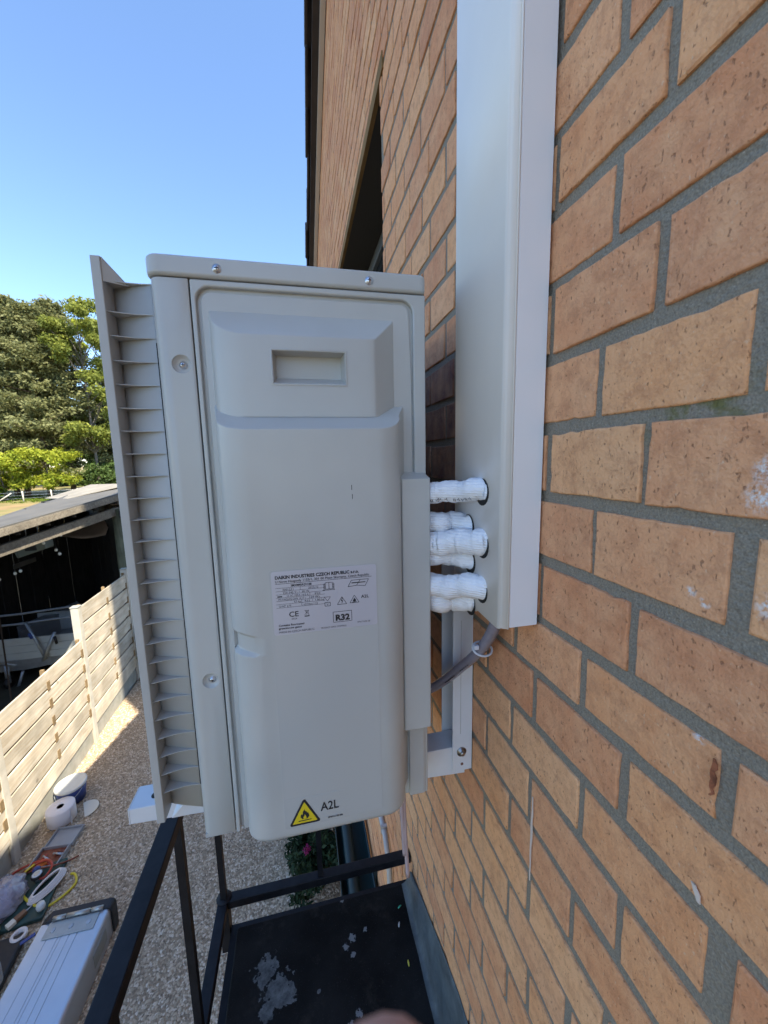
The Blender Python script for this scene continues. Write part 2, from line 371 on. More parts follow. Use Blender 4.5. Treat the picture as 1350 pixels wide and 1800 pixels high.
def YZ(p, t): return (t, p[0], p[1])
def XZ(p, t): return (p[0], t, p[1])
def bez(pts, n=14):
    """Catmull-Rom through the points"""
    P = [Vector(p) for p in pts]; P = [P[0]*2-P[1]]+P+[P[-1]*2-P[-2]]; out = []
    for i in range(1, len(P)-2):
        for k in range(n):
            t = k/n; a, b, c, d = P[i-1:i+3]
            out.append(.5*((2*b)+(c-a)*t+(2*a-5*b+4*c-d)*t*t+(3*b-a-3*c+d)*t**3))
    out.append(P[-2]); return out
def np_mesh(name, verts, faces4, material, tint=None, smooth=False):
    me = bpy.data.meshes.new(name); nv = len(verts); k = faces4.shape[1]; nf = len(faces4)
    me.vertices.add(nv); me.vertices.foreach_set('co', verts.astype(np.float32).ravel())
    me.loops.add(nf*k); me.loops.foreach_set('vertex_index', faces4.astype(np.int32).ravel())
    me.polygons.add(nf); me.polygons.foreach_set('loop_start', np.arange(0, nf*k, k, dtype=np.int32)); me.polygons.foreach_set('loop_total', np.full(nf, k, np.int32))
    if smooth: me.polygons.foreach_set('use_smooth', np.ones(nf, bool))
    me.update(); me.validate()
    if tint is not None:
        a = me.attributes.new('tint', 'FLOAT', 'FACE'); a.data.foreach_set('value', tint.astype(np.float32))
    me.materials.append(M[material] if isinstance(material, str) else material)
    return me

# ================================================================== GROUND
def verge(y): return 2.56 + (2.5-y)*.318       # line of the roof edge on the gable
g = MB().box(-3.32, 6, -9, 30, GZ-1.0, GZ).build('gravel_ground', 'gravel_base'); struct(g)
g = MB().box(-60, -3.325, -20, 40, GZ-1.1, GZ-.70).build('yard_ground', 'yard'); struct(g)
g = MB().box(-900, 600, 30.0, 1500, GZ-.4, GZ-.02).build('field_ground', 'field'); struct(g)
g = MB().box(-900, -60, -60, 30, GZ-.4, GZ-.02).build('meadow_ground', 'field'); struct(g)

def stones():
    n = 90000
    # spread over the gravel yard, denser towards the camera
    x = RNG.uniform(-3.3, .25, n); y = 1.2 + RNG.beta(1.1, 1.6, n)*8.6
    base = np.array([(1, 0, 0), (.45, .85, 0), (-.5, .8, 0), (-1, 0, 0), (-.45, -.85, 0), (.5, -.8, 0), (0.1, 0.05, .75)], float)
    tri = np.array([(0, 1, 6), (1, 2, 6), (2, 3, 6), (3, 4, 6), (4, 5, 6), (5, 0, 6)])
    s = RNG.uniform(.008, .0155, n); el = RNG.uniform(.6, 1.1, n); a = RNG.uniform(0, 2*pi, n); h = RNG.uniform(.5, 1.1, n)
    V = np.repeat(base[None], n, 0)+RNG.normal(0, .13, (n, 7, 3)); V[:, :6, 2] -= .12
    V[:, :, 1] *= el[:, None]; V *= s[:, None, None]; V[:, :, 2] *= h[:, None]
    c, sn = np.cos(a)[:, None], np.sin(a)[:, None]
    X = V[:, :, 0]*c-V[:, :, 1]*sn+x[:, None]; Y = V[:, :, 0]*sn+V[:, :, 1]*c+y[:, None]; Z = V[:, :, 2]+GZ+.003
    verts = np.stack([X, Y, Z], -1).reshape(-1, 3)
    faces = (tri[None]+np.arange(n)[:, None, None]*7).reshape(-1, 3)
    m = bpy.data.materials.new('gravel_stone'); m.use_nodes = True; nn = m.node_tree.nodes; ll = m.node_tree.links; p = nn['Principled BSDF']; p.inputs['Roughness'].default_value = .85
    at = nn.new('ShaderNodeAttribute'); at.attribute_name = 'tint'; r = nn.new('ShaderNodeValToRGB'); ll.new(at.outputs['Fac'], r.inputs[0]); ll.new(r.outputs[0], p.inputs['Base Color'])
    e = r.color_ramp.elements; e[0].color = (.22, .16, .10, 1); e[1].color = (.76, .63, .47, 1); q = e.new(.45); q.color = (.52, .39, .25, 1); q = e.new(.8); q.color = (.64, .49, .33, 1)
    me = np_mesh('gravel', verts, faces, m, np.repeat(RNG.uniform(0, 1, n), 6))
    o = bpy.data.objects.new('gravel', me); COL.objects.link(o); tag(o, 'loose beige gravel covering the yard between fence and house', 'gravel', kind='stuff')
stones()

# ================================================================== HOUSE
house = empty('house', (WX+1, 0, GZ), 'brown brick house gable wall with grey mortar filling the right side', 'house')
WY0, WY1 = 1.19, 2.35          # window opening along the wall
WZ0, WZ1 = -.20, 1.05
YA, YB = -2.4, 4.55
MX = WX+.0026                   # mortar face
mb = MB()
def quad_yz(pts, x): mb.add([(x, a, b) for a, b in pts], [tuple(range(len(pts)))])
quad_yz([(YA, GZ), (WY0, GZ), (WY0, verge(WY0)), (YA, verge(YA))], MX)
quad_yz([(WY1, GZ), (YB, GZ), (YB, verge(YB)), (WY1, verge(WY1))], MX)
quad_yz([(WY0, GZ), (WY1, GZ), (WY1, WZ0), (WY0, WZ0)], MX)
quad_yz([(WY0, WZ1), (WY1, WZ1), (WY1, verge(WY1)), (WY0, verge(WY0))], MX)
wall = mb.build('wall', 'mortar', house)
# body of the house behind the brick skin
body = MB()
body.prism([(YA-6, GZ), (YB, GZ), (YB, verge(YB)-.06), (-3, verge(-3)-.06), (YA-6, 2.2)], YZ, WX+.34, 8)
body.build('core', 'plaster', house)
MB().box(1.5, 6.5, 1.45, 7.5, GZ, 11.2).build('shadow_block', 'plaster', house)  # unseen block added to throw the far shadow on fence and shed

def project(P):
    v = Vector(P); z = v.dot(fwd)
    if z < .02: return None
    return (675+665*v.dot(rt)/z, 900+665*v.dot(dn)/z, z)

def bricks():
    beds = [.393-.0735*k for k in range(-80, 100)]
    fixed = {0: .393, 1: .320, 2: .249, 3: .177, 4: .103, 5: .029, 6: -.047, 7: -.122, 8: -.197, 9: -.265, 10: -.337, 11: -.409, 12: -.484, 13: -.556}
    def bed(k):
        if k in fixed: return fixed[k]
        if k < 0: return .393-.0735*k
        return -.556-.0735*(k-13)
    perp = {0: {0: .304}, 1: {0: .258, 1: .382}, 2: {0: .302}, 3: {0: .255, 1: .382}, 4: {-1: .184, 0: .310}, 5: {0: .256}, 6: {-1: .180, 0: .306}, 7: {0: .255},
            8: {-1: .175, 0: .311}, 9: {0: .255, 1: .390}, 10: {-1: .167, 0: .304}, 11: {0: .247, 1: .392}, 12: {0: .308}}
    wide = {(8, -1): .012, (10, -1): .020, (6, -1): .014, (6, 0): .005, (5, 0): .006}
    rnd = random.Random(3)
    items = []
    for k in range(-42, 66):
        zt, zb = bed(k), bed(k+1)
        base = .305 if k % 2 == 0 else .255
        js = {}
        drift = rnd.uniform(-.004, .004)
        for i in range(-22, 36):
            js[i] = base+i*.1295+rnd.uniform(-.004, .004)+drift
        if k in perp:
            for i, v in perp[k].items():
                js[i] = v
        for i in range(-22, 35):
            y0 = js[i]; y1 = js[i+1]
            w0 = wide.get((k, i), .010+rnd.uniform(-.002, .002))/2; w1 = wide.get((k, i+1), .010+rnd.uniform(-.002, .002))/2
            y0 += w0; y1 -= w1
            bt = .0060+rnd.uniform(-.0008, .0012)
            z1, z0 = zt-bt, zb+bt
            if z0 < GZ+.02 or y1 < YA+.02 or y0 > YB: continue
            if y1 > YB: y1 = YB
            if y0 < YA: y0 = YA
            if z1 > verge(y1)-.015: 
                if z0 > verge(y1)-.05: continue
                z1 = verge(y1)-.015
            # window opening
            zc = (z0+z1)/2
            if WZ0-.03 < zc < WZ1+.02:
                if y0 < WY0 < y1: y1 = WY0-.001
                elif y0 < WY1 < y1: y0 = WY1+.001
                elif y0 >= WY0 and y1 <= WY1: continue
            if y1-y0 < .02: continue
            tint = rnd.uniform(.16, 1)
            
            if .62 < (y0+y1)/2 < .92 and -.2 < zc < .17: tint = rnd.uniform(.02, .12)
            items.append((y0, y1, z0, z1, tint, rnd.uniform(-.0012, .0008)))
    # rank by size in the picture
    sc = []
    for it in items:
        P = project((WX, (it[0]+it[1])/2, (it[2]+it[3])/2)); s = 0
        if P and -150 < P[0] < 1500 and -150 < P[1] < 1950:
            c = [project((WX, a, b)) for a, b in ((it[0], it[2]), (it[1], it[2]), (it[1], it[3]), (it[0], it[3]))]
            if all(c): s = abs(sum(c[i][0]*c[(i+1) % 4][1]-c[(i+1) % 4][0]*c[i][1] for i in range(4)))/2
            if it[0] < .12: s *= .5
            x, y = P[0], P[1]
            if 260 < x < 735 and 480 < y < 1420: s = 0
            if 800 < x < 945 and y < 1080: s = 0
            if y > 900 and x < 740 : s *= .3
        sc.append(s)
    order = sorted(range(len(items)), key=lambda i: -sc[i]); near = set(order[:300])
    rest = MB(); rest_t = []
    for idx, (y0, y1, z0, z1, tint, off) in enumerate(items):
        if idx in near:
            # irregular outline with small chips
            step = .009 if sc[idx] > 2500 else .03
            amp = .00045
            def edge(a, b):
                L = math.dist(a, b); n = max(2, int(L/step)); out = []
                dx, dz = (b[0]-a[0])/L, (b[1]-a[1])/L; nx, nz = -dz, dx
                bow = rnd.uniform(-.0008, .0008)
                for i in range(n):
                    t = i/n; d = rnd.uniform(-amp, amp)+bow*sin(pi*t)
                    if i == 0: d = 0
                    elif rnd.random() < .06: d += rnd.uniform(.0004, .0018)
                    out.append((a[0]+dx*L*t+nx*d, a[1]+dz*L*t+nz*d))
                return out
            cj = lambda: rnd.uniform(-.0012, .0012)
            C = [(y0+cj(), z0+cj()), (y1+cj(), z0+cj()), (y1+cj(), z1+cj()), (y0+cj(), z1+cj())]
            ol = edge(C[0], C[1])+edge(C[1], C[2])+edge(C[2], C[3])+edge(C[3], C[0])
            cy, cz = (y0+y1)/2, (z0+z1)/2
            n = len(ol)
            def inset(p, d): 
                return (p[0]+(d if p[0] < cy else -d)*min(1, abs(p[0]-cy)/((y1-y0)/2)*1.0)**6, p[1]+(d if p[1] < cz else -d)*min(1, abs(p[1]-cz)/((z1-z0)/2))**6)
            b = MB()
            r0 = [(WX+off+.02, p[0], p[1]) for p in ol]; r1 = [(WX+off+.0014, p[0], p[1]) for p in ol]
            r2 = [(WX+off+.0004, *inset(p, .0006)) for p in ol]; r3 = [(WX+off, *inset(p, .0016)) for p in ol]
            fs = []
            for L in range(3):
                for i in range(n): fs.append((L*n+i, L*n+(i+1) % n, (L+1)*n+(i+1) % n, (L+1)*n+i))
            b.add(r0+r1+r2+r3, fs, True); b.f.append(tuple(3*n+i for i in range(n))); b.sm.append(False)
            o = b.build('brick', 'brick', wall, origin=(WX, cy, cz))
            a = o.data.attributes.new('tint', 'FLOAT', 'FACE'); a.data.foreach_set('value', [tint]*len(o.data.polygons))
        else:
            c = .0018; x = WX+off
            vs = [(x+.02, y0, z0), (x+.02, y1, z0), (x+.02, y1, z1), (x+.02, y0, z1), (x+.0012, y0, z0), (x+.0012, y1, z0), (x+.0012, y1, z1), (x+.0012, y0, z1),
                  (x, y0+c, z0+c), (x, y1-c, z0+c), (x, y1-c, z1-c), (x, y0+c, z1-c)]
            fs = []
            for L in (0, 4):
                for i in range(4): fs.append((L+i, L+(i+1) % 4, L+4+(i+1) % 4, L+4+i))
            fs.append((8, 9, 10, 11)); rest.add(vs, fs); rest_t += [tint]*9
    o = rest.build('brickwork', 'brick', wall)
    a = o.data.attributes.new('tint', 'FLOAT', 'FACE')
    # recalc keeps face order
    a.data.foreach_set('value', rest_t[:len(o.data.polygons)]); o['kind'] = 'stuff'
bricks()

# window: steel lintel, reveals, frame, pane
win = MB().box(WX+.15, WX+.2, WY0, WY1, WZ0, WZ0+.06).box(WX+.15, WX+.2, WY0, WY1, WZ1-.07, WZ1-.012).box(WX+.15, WX+.2, WY0, WY0+.07, WZ0+.06, WZ1-.07).box(WX+.15, WX+.2, WY1-.07, WY1, WZ0+.06, WZ1-.07)
win.box(WX+.155, WX+.205, (WY0+WY1)/2-.04, (WY0+WY1)/2+.04, WZ0+.06, WZ1-.07)
win = win.build('window', 'win_frame', house, bevel=.004)
def sub(mb_, name, m, parent, **k): return mb_.build(name, m, parent, **k)
sub(MB().box(WX+.17, WX+.176, WY0+.07, (WY0+WY1)/2-.04, WZ0+.06, WZ1-.07), 'pane', 'glass', win)
sub(MB().box(WX+.17, WX+.176, (WY0+WY1)/2+.04, WY1-.07, WZ0+.06, WZ1-.07), 'pane', 'glass', win)
sub(MB().box(WX-.004, WX+.010, WY0-.05, WY1+.05, WZ1-.010, WZ1+.03), 'lintel', 'lintel', win)
sub(MB().box(WX+.0105, WX+.3, WY0-.02, WY1+.02, WZ1-.008, WZ1+.002), 'soffit', 'shaded_soffit', win)
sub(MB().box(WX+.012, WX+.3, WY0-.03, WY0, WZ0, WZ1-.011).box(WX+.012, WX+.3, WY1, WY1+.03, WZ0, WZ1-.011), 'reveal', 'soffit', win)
sub(MB().box(WX-.02, WX+.15, WY0+.001, WY1-.001, WZ0-.04, WZ0-.001), 'sill', 'concrete', win)
MB().box(WX+.21, WX+.3, WY0, WY1, WZ0, WZ1-.012).build('window_backing', 'dark_gap', house)

# roof verge: a barge strip and stepped tiles
sl_ang = atan2(-.318, 1)
roof = MB()
pr = [(-2.6, verge(-2.6)-.005), (4.62, verge(4.62)-.005), (4.62, verge(4.62)+.03), (-2.6, verge(-2.6)+.03)]
roof.prism(pr, YZ, WX-.02, 1.2)
roof = roof.build('roof', 'tile', house)
b = MB(); b.prism([(-2.6, verge(-2.6)-.075), (4.6, verge(4.6)-.075), (4.6, verge(4.6)-.045), (-2.6, verge(-2.6)-.045)], YZ, WX-.034, WX-.004)
b.build('barge_strip', 'barge', roof)
b = MB(); b.prism([(-2.6, verge(-2.6)-.046), (4.6, verge(4.6)-.046), (4.6, verge(4.6)-.004), (-2.6, verge(-2.6)-.004)], YZ, WX-.075, WX-.012)
b.build('barge_board', 'tile', roof)
tl = .30; y = -2.4
rr = random.Random(5)
while y < 4.7:
    y1 = y+tl*1.12; z0 = verge(y)+.055; z1 = verge(y1)+.032
    xo = WX-.105+rr.uniform(-.012, .008)
    b = MB(); b.prism([(y, z0), (y1, z1), (y1, z1+.018), (y, z0+.018)], YZ, xo, WX+.25)
    b.prism([(y+.01, z0-.055), (y1-.05, z1-.03), (y1-.05, z1-.001), (y+.01, z0-.001)], YZ, xo, xo+.018)
    b.build('tile', 'tile', roof, bevel=.004)
    y += tl

# dried drips and chips lying on the brick faces
def drip(pts, wd):
    m_ = MB(); n = len(pts); vs = []
    for i, (yy, zz) in enumerate(pts):
        ww = wd*(.4+.6*sin(pi*(i+.5)/n))*rr.uniform(.7, 1.3)
        vs += [(WX-.0022, yy-ww, zz), (WX-.0022, yy+ww, zz), (WX-.0012, yy+ww, zz), (WX-.0012, yy-ww, zz)]
    fs = []
    for i in range(n-1):
        for j in range(4): fs.append((i*4+j, i*4+(j+1) % 4, i*4+4+(j+1) % 4, i*4+4+j))
    m_.add(vs, fs); return m_
M['drip'] = mat('dried_drip', (.66, .56, .48), .7)
drip([(.3815+rr.uniform(-.0006, .0006), -.435-i*.0125) for i in range(11)], .0014).build('paint_drip', 'drip', wall)
drip([(.187, -.318), (.184, -.323), (.182, -.329)], .0022).build('paint_drip', 'drip', wall)
M['chip'] = mat('raw_brick_chip', (.30, .10, .045), .9, vary=.5, vscale=220)
drip([(.1818+rr.uniform(-.0012, .0012), -.211-i*.0032) for i in range(10)], .0019).build('chip', 'chip', wall)

# ================================================================== PIPE TRUNKING ON THE WALL
ztop = 1.75
tr = empty('pipe_trunking', (WX-.02, .45, -.2), 'tall white plastic pipe trunking running up the brick wall', 'trunking')
fl = MB().prism([(.2695, .385), (.2695, .53), (.2315, .53), (.2315, .3865), (.2335, .385)], XY, -.2025, ztop).build('base', 'white_pvc', tr, bevel=.0006)
prof = [(.2305, .3835), (.2305, .3955)]
prof = [(.2318, .3835)] + [(.2318-.0018, .3838)] + arc(.2305+.0, .3975, .0085, -100, -180, 8)
prof = [(.2319, .3842), (.2300, .3842)] + arc(.2325, .3955, .0105, -105, -180, 8) + arc(.2325, .5215, .0105, 180, 90, 8) + [(.2319, .532)]
# cover: lower end cut on a slant at the front
n = len(prof); vs = []; 
def zb(p): return -.2035 - .0 if p[1] < .39 else -.2045-.008*min(1, (p[1]-.39)/.03) + max(0, p[1]-.42)*.12
for p in prof: vs.append((p[0], p[1], zb(p)))
for p in prof: vs.append((p[0], p[1], ztop))
m_ = MB(); m_.add(vs, [(i, i+1, n+i+1, n+i) for i in range(n-1)], True)
cv = m_.build('cover', 'white_pvc', tr)
sm = cv.modifiers.new('solid', 'SOLIDIFY'); sm.thickness = .0016; sm.offset = -1
# screws through the flange are hidden; dark openings where the pipes enter
PE = [(.4379, -.0415), (.4762, -.0925), (.4357, -.1090), (.4713, -.1400), (.437, -.1690), (.4699, -.1990)]
for yy, zz in PE[:]:
    MB().lathe([(0, 0), (.0172, 0), (.0172, .0006), (0, .0006)], (.2212, yy-.0008, zz-.0025), 20, axis=0).build('opening', 'dark_gap', tr)

# ================================================================== OUTDOOR UNIT
unit = empty('outdoor_unit', (0, .9, -.5), 'ivory outdoor air conditioning unit hung beside the brick wall', 'air conditioner')
UB = 1.34
MB().box(-.148, .160, .515, UB-.01, -.495, .205).build('inner_body', 'dark_gap', unit)
# front panel wrapping round the corner
fp = [(-.1145, .5), (-.1445, .5)] + arc(-.1435, .5125, .0125, -95, -180, 6)[1:] + [(-.156, UB), (-.150, UB), (-.150, .513), (-.1145, .5065)]
front_panel = MB().prism(fp, XY, -.514, .2085).build('front_panel', 'ivory_metal', unit, bevel=.0012)
MB().box(-.154, -.118, .502, .53, -.516, -.510).build('front_panel_hem', 'ivory_metal', unit)
# side panel: recessed field with a raised frame
MB().prism([(-.1132, .506), (.161, .506)] + arc(.161, .514, .008, -90, 0, 5) + [(.169, UB), (.163, UB), (.163, .512), (-.1132, .512)], XY, -.512, .2085).build('side_panel', 'ivory_metal', unit)
zb_ = -.5155
inner = [(-.1078, zb_)] + [(-.1078, .10)] + [(x, z) for x, z in arc(-.1078+.016, .2010-.016, .016, 180, 90, 8)] + [(x, z) for x, z in arc(.1525-.016, .2010-.016, .016, 90, 0, 8)] + [(.1525, zb_)]
outer = [(-.1132, zb_), (-.1132, .10)] + [(-.1132, .2085)]*5 + [(-.1078+.012, .2085)]*4 + [(.1525-.012, .2085)]*4 + [(.1692, .2085)]*5 + [(.1692, zb_)]
def ring(inner, outer, y0, y1, sl=.0):
    n = len(inner); vs = [(p[0], y0, p[1]) for p in outer]+[(p[0], y0, p[1]) for p in inner]+[(p[0], y1, p[1]) for p in inner]+[(p[0], y1, p[1]) for p in outer]
    fs = []
    for i in range(n-1):
        for L in range(4):
            a, b = L*n, ((L+1) % 4)*n
            if L == 3 or True: fs.append((a+i, a+i+1, b+i+1, b+i))
    fs += [(0, n, 2*n, 3*n), (n-1, 2*n-1, 3*n-1, 4*n-1)]
    return MB().add(vs, fs)
MB_ring = ring(inner, outer, .4995, .509)
o = MB_ring.build('side_frame', 'ivory_metal', unit)
bm = bmesh.new(); bm.from_mesh(o.data); bmesh.ops.remove_doubles(bm, verts=bm.verts, dist=1e-6); bm.to_mesh(o.data); bm.free()
bv = o.modifiers.new('bevel', 'BEVEL'); bv.width = .0022; bv.segments = 3; bv.limit_method = 'ANGLE'; bv.angle_limit = radians(50)
for p in o.data.polygons: p.use_smooth = True
o.modifiers.new('wn', 'WEIGHTED_NORMAL')
# service cover plate inside the frame
g_ = .0045
cov = [(-.1078+g_, zb_+.001), (-.1078+g_, .10)] + arc(-.1078+.016, .2010-.016, .016-g_, 180, 90, 8) + arc(.1525-.016, .2010-.016, .016-g_, 90, 0, 8) + [(.1525-g_+.0028, .1), (.1525-g_+.0028, zb_+.001)]
cover = MB().prism(cov, XZ, .5025, .511).build('service_cover', 'ivory', unit, bevel=.0016)

def bump_loft(prof, k, ztop, zbot, hole=None, endround=True):
    """profile (x, y) swept in z; the top is a plane that falls with the depth of the profile"""
    yb = prof[0][1]
    xs = [p[0] for p in prof]
    levels = [('t', None)]
    zs = [zbot+.30*(ztop-zbot)] if not hole else [hole[3], hole[2]]
    cx = (min(xs)+max(xs))/2
    rows = []
    rows.append([(p[0], p[1], ztop-k*(yb-p[1])) for p in prof])
    for z in zs: rows.append([(p[0], p[1], z) for p in prof])
    if endround:
        ymin = min(p[1] for p in prof); R = .012; dep = yb-ymin
        for t in (0, 20, 40, 60, 80, 90):
            a = radians(t); ins = R*1.4*(1-cos(a)); dz = R*sin(a)
            rows.append([(p[0]+(ins if p[0] < cx-.03 else -ins if p[0] > cx+.03 else 0)*min(1, abs(p[0]-cx)/(max(xs)-cx))**8,
                          p[1]+(ins*.7)*((yb-p[1])/dep), zbot+R-dz) for p in prof])
    else: rows.append([(p[0], p[1], zbot) for p in prof])
    n = len(prof); vs = [v for r in rows for v in r]; fs = []
    for r in range(len(rows)-1):
        for i in range(n-1):
            if hole and r == 1 and prof[i][0] >= hole[0]-1e-6 and prof[i+1][0] <= hole[1]+1e-6: continue
            fs.append((r*n+i, r*n+i+1, (r+1)*n+i+1, (r+1)*n+i))
    m_ = MB().add(vs, fs, True)
    o0 = len(m_.v); m_.add([(p[0], p[1], ztop-k*(yb-p[1])) for p in prof], [tuple(range(n))], True)
    if endround:
        m_.add(rows[-1], [tuple(range(n))], True)
        m_.add([r[0] for r in rows]+[r[-1] for r in rows[::-1]], [tuple(range(2*len(rows)))])
    return m_
def carve(o, cutter):
    k = cutter.build('cutter', 'ivory', None)
    b = o.modifiers.new('cut', 'BOOLEAN'); b.operation = 'DIFFERENCE'; b.object = k; b.solver = 'EXACT'
    bpy.context.view_layer.update()
    me = bpy.data.meshes.new_from_object(o.evaluated_get(bpy.context.evaluated_depsgraph_get()))
    o.modifiers.clear(); o.data = me; me.name = o.name
    bpy.data.objects.remove(k)
    for p in me.polygons: p.use_smooth = True
    me.set_sharp_from_angle(angle=radians(32))
def weld(o):
    bm = bmesh.new(); bm.from_mesh(o.data); bmesh.ops.remove_doubles(bm, verts=bm.verts, dist=1e-5); bmesh.ops.recalc_face_normals(bm, faces=bm.faces); bm.to_mesh(o.data); bm.free()
def finish_bump(o, wd):
    bm = bmesh.new(); bm.from_mesh(o.data); bmesh.ops.remove_doubles(bm, verts=bm.verts, dist=1e-5); bmesh.ops.recalc_face_normals(bm, faces=bm.faces); bm.to_mesh(o.data); bm.free()
    b = o.modifiers.new('bevel', 'BEVEL'); b.width = wd; b.segments = 3; b.limit_method = 'ANGLE'; b.angle_limit = radians(38); b.use_clamp_overlap = False
    for e in o.data.edges: e.use_edge_sharp = False
    for p in o.data.polygons: p.use_smooth = True
    o.modifiers.new('wn', 'WEIGHTED_NORMAL')
yb = .5035
H = (-.0252, .0592, .0902, .1270)
ub = [(-.0960, yb), (-.0948, .4965)] + [(x, y) for x, y in arc(-.0500, .5135, .0385+.0, 202, 270, 8)][1:-1]
ub = [(-.0960, yb)] + [(-.0945+.0405*(1-cos(radians(t))), .4995-.0245*sin(radians(t))) for t in (0, 12, 24, 36, 48, 60, 72, 82, 90)] + [(H[0], .475), (H[1], .475), (.0880, .475)] + \
     [(.0880+.0130*sin(radians(t)), .475+.0040*(1-cos(radians(t)))) for t in (25, 50)] + [(.1225, .4985), (.1270, yb)]
o = bump_loft(ub, 1.15, .1768, .052, H, endround=False).build('handle_housing', 'ivory', unit); finish_bump(o, .0014)
# finger recess
y0 = .475; yd = .497
m_ = MB()
x0, x1, z0, z1 = H
m_.add([(x0, y0, z0), (x1, y0, z0), (x1, y0, z1), (x0, y0, z1), (x0+.003, yd, z0+.010), (x1-.003, yd, z0+.010), (x1-.003, yd, z1-.001), (x0+.003, yd, z1-.001)],
       [(0, 1, 5, 4), (1, 2, 6, 5), (2, 3, 7, 6), (3, 0, 4, 7), (4, 5, 6, 7)])
gr = m_.build('hand_grip', 'ivory', o)
rim = [(x0-.0022, z0-.0022), (x1+.0022, z0-.0022), (x1+.0022, z1+.0022), (x0-.0022, z1+.0022)]
inn = [(x0, z0), (x1, z0), (x1, z1), (x0, z1)]
vs = [(p[0], y0-.0003, p[1]) for p in rim]+[((p[0]+q[0])/2, y0-.0011, (p[1]+q[1])/2) for p, q in zip(rim, inn)]+[(p[0], y0+.0002, p[1]) for p in inn]
MB().add(vs, [(L*4+i, L*4+(i+1) % 4, L*4+4+(i+1) % 4, L*4+4+i) for L in (0, 1) for i in range(4)], True).build('grip_rim', 'ivory', o)
FY = .4505
lb = [(-.0975, yb), (-.0915, .474)] + [(-.0910+.034*(1-cos(radians(t))), .472-(.472-FY)*sin(radians(t))) for t in (0, 12, 24, 36, 48, 60, 72, 82, 90)] + [(-.04, FY), (.04, FY), (.0930, FY)] + \
     [(.0930+.0335*sin(radians(t)), FY+.029*(1-cos(radians(t)))) for t in (12, 24, 36, 48, 60, 72, 82, 90)] + [(.1295, .486), (.1390, yb)]
o2 = bump_loft(lb, .62, .0690, -.4955).build('valve_housing', 'ivory', unit); weld(o2)
pl = [(-.0915, .4725)] + [(-.0910+.034*(1-cos(radians(t))), .472-(.472-FY)*sin(radians(t))) for t in (0, 15, 30, 45, 60, 75, 90)] + [(-.0500, FY)]
po = [(p[0]-.004+.0*i, p[1]-.004) for i, p in enumerate(pl)]
pi_ = [(p[0]+.0050*(1-i/8)+.0, p[1]+.0050*min(1, (8-i)/3)) for i, p in enumerate(pl)]
cut = MB(); po2 = po+pi_[::-1]; nq = len(po2)
rowz = [(-.2000, 0), (-.2050, 1), (-.2240, 1), (-.2300, .0)]
def zoff(p): return -.20*(p[0]+.0915)
vs = []
for zz, f in rowz:
    for k, p in enumerate(po2):
        q = p if k < len(po) else (pl[len(po2)-1-k][0]+(p[0]-pl[len(po2)-1-k][0])*f-.0005*(1-f), pl[len(po2)-1-k][1]+(p[1]-pl[len(po2)-1-k][1])*f-.0005*(1-f))
        vs.append((q[0], q[1], zz+zoff(q)))
cut.add(vs, [(a*nq+k, a*nq+(k+1) % nq, (a+1)*nq+(k+1) % nq, (a+1)*nq+k) for a in range(3) for k in range(nq)]+[tuple(range(nq)), tuple(range(3*nq, 4*nq))])
carve(o2, cut); finish_bump(o2, .0011)
# narrow pipe shroud at the wall side
sh = [(.1270, .476), (.1290, .4745), (.1650, .4745), (.1668, .4765), (.1668, .512), (.1270, .512)]
m_ = MB(); n = len(sh)
rows = [[(p[0], p[1], -.0165-(.010 if p[1] < .48 else 0)*1.0) for p in sh], [(p[0], p[1], -.30) for p in sh], [(p[0], p[1], -.3855) for p in sh]]
m_.add([v for r in rows for v in r], [(r*n+i, r*n+(i+1) % n, (r+1)*n+(i+1) % n, (r+1)*n+i) for r in (0, 1) for i in range(n)] + [tuple(range(n)), tuple(range(2*n, 3*n))])
m_.build('pipe_shroud', 'ivory', unit, bevel=.003, seg=3)
MB().prism([(.1395, .497), (.160, .497)] + arc(.1605, .5035, .0065, -90, 0, 4) + [(.167, .53), (.1395, .53)], XY, -.514, -.02).build('rear_edge', 'ivory', unit, bevel=.0015)
# lid
cp = [(.1660-.0, .4975)] 
lid = [(-.1435, .4965)] + arc(-.1440, .5115, .0150, -95, -180, 6)[0:] + [(-.1590, UB+.003), (.1700, UB+.003)] + arc(.1610, .5055, .0090, 0, -90, 5)
MB().prism(lid, XY, .2095, .2320).build('lid', 'ivory_metal', unit, bevel=.0042, seg=3, ang=40)
def screw(x, y, z, parent, r=.0042):
    s = MB().lathe([(0, -.0022), (r*.55, -.0020), (r*.9, -.0012), (r, .0002), (r*1.25, .0003), (r*1.25, .0016)], (x, y, z), 16, axis=1).build('screw', 'screw', parent)
    MB().box(x-r*.55, x+r*.55, y-.00235, y-.0018, z-r*.13, z+r*.13).box(x-r*.13, x+r*.13, y-.00237, y-.0018, z-r*.55, z+r*.55).build('screw_slot', 'ink', s)
screw(-.0818, .4960, .2194, unit); screw(.0953, .4960, .2193, unit)
for xx, zz in ((-.1290, .1144), (-.1285, -.2836)):
    carve(front_panel, MB().lathe([(0, -.002), (.0112, -.002), (.0105, .0006), (.0088, .0024), (.0070, .0040), (.0058, .0046), (0, .0046)], (xx, .4997, zz), 28, axis=1))
    screw(xx+.0008, .5035, zz-.0004, unit, .0036)
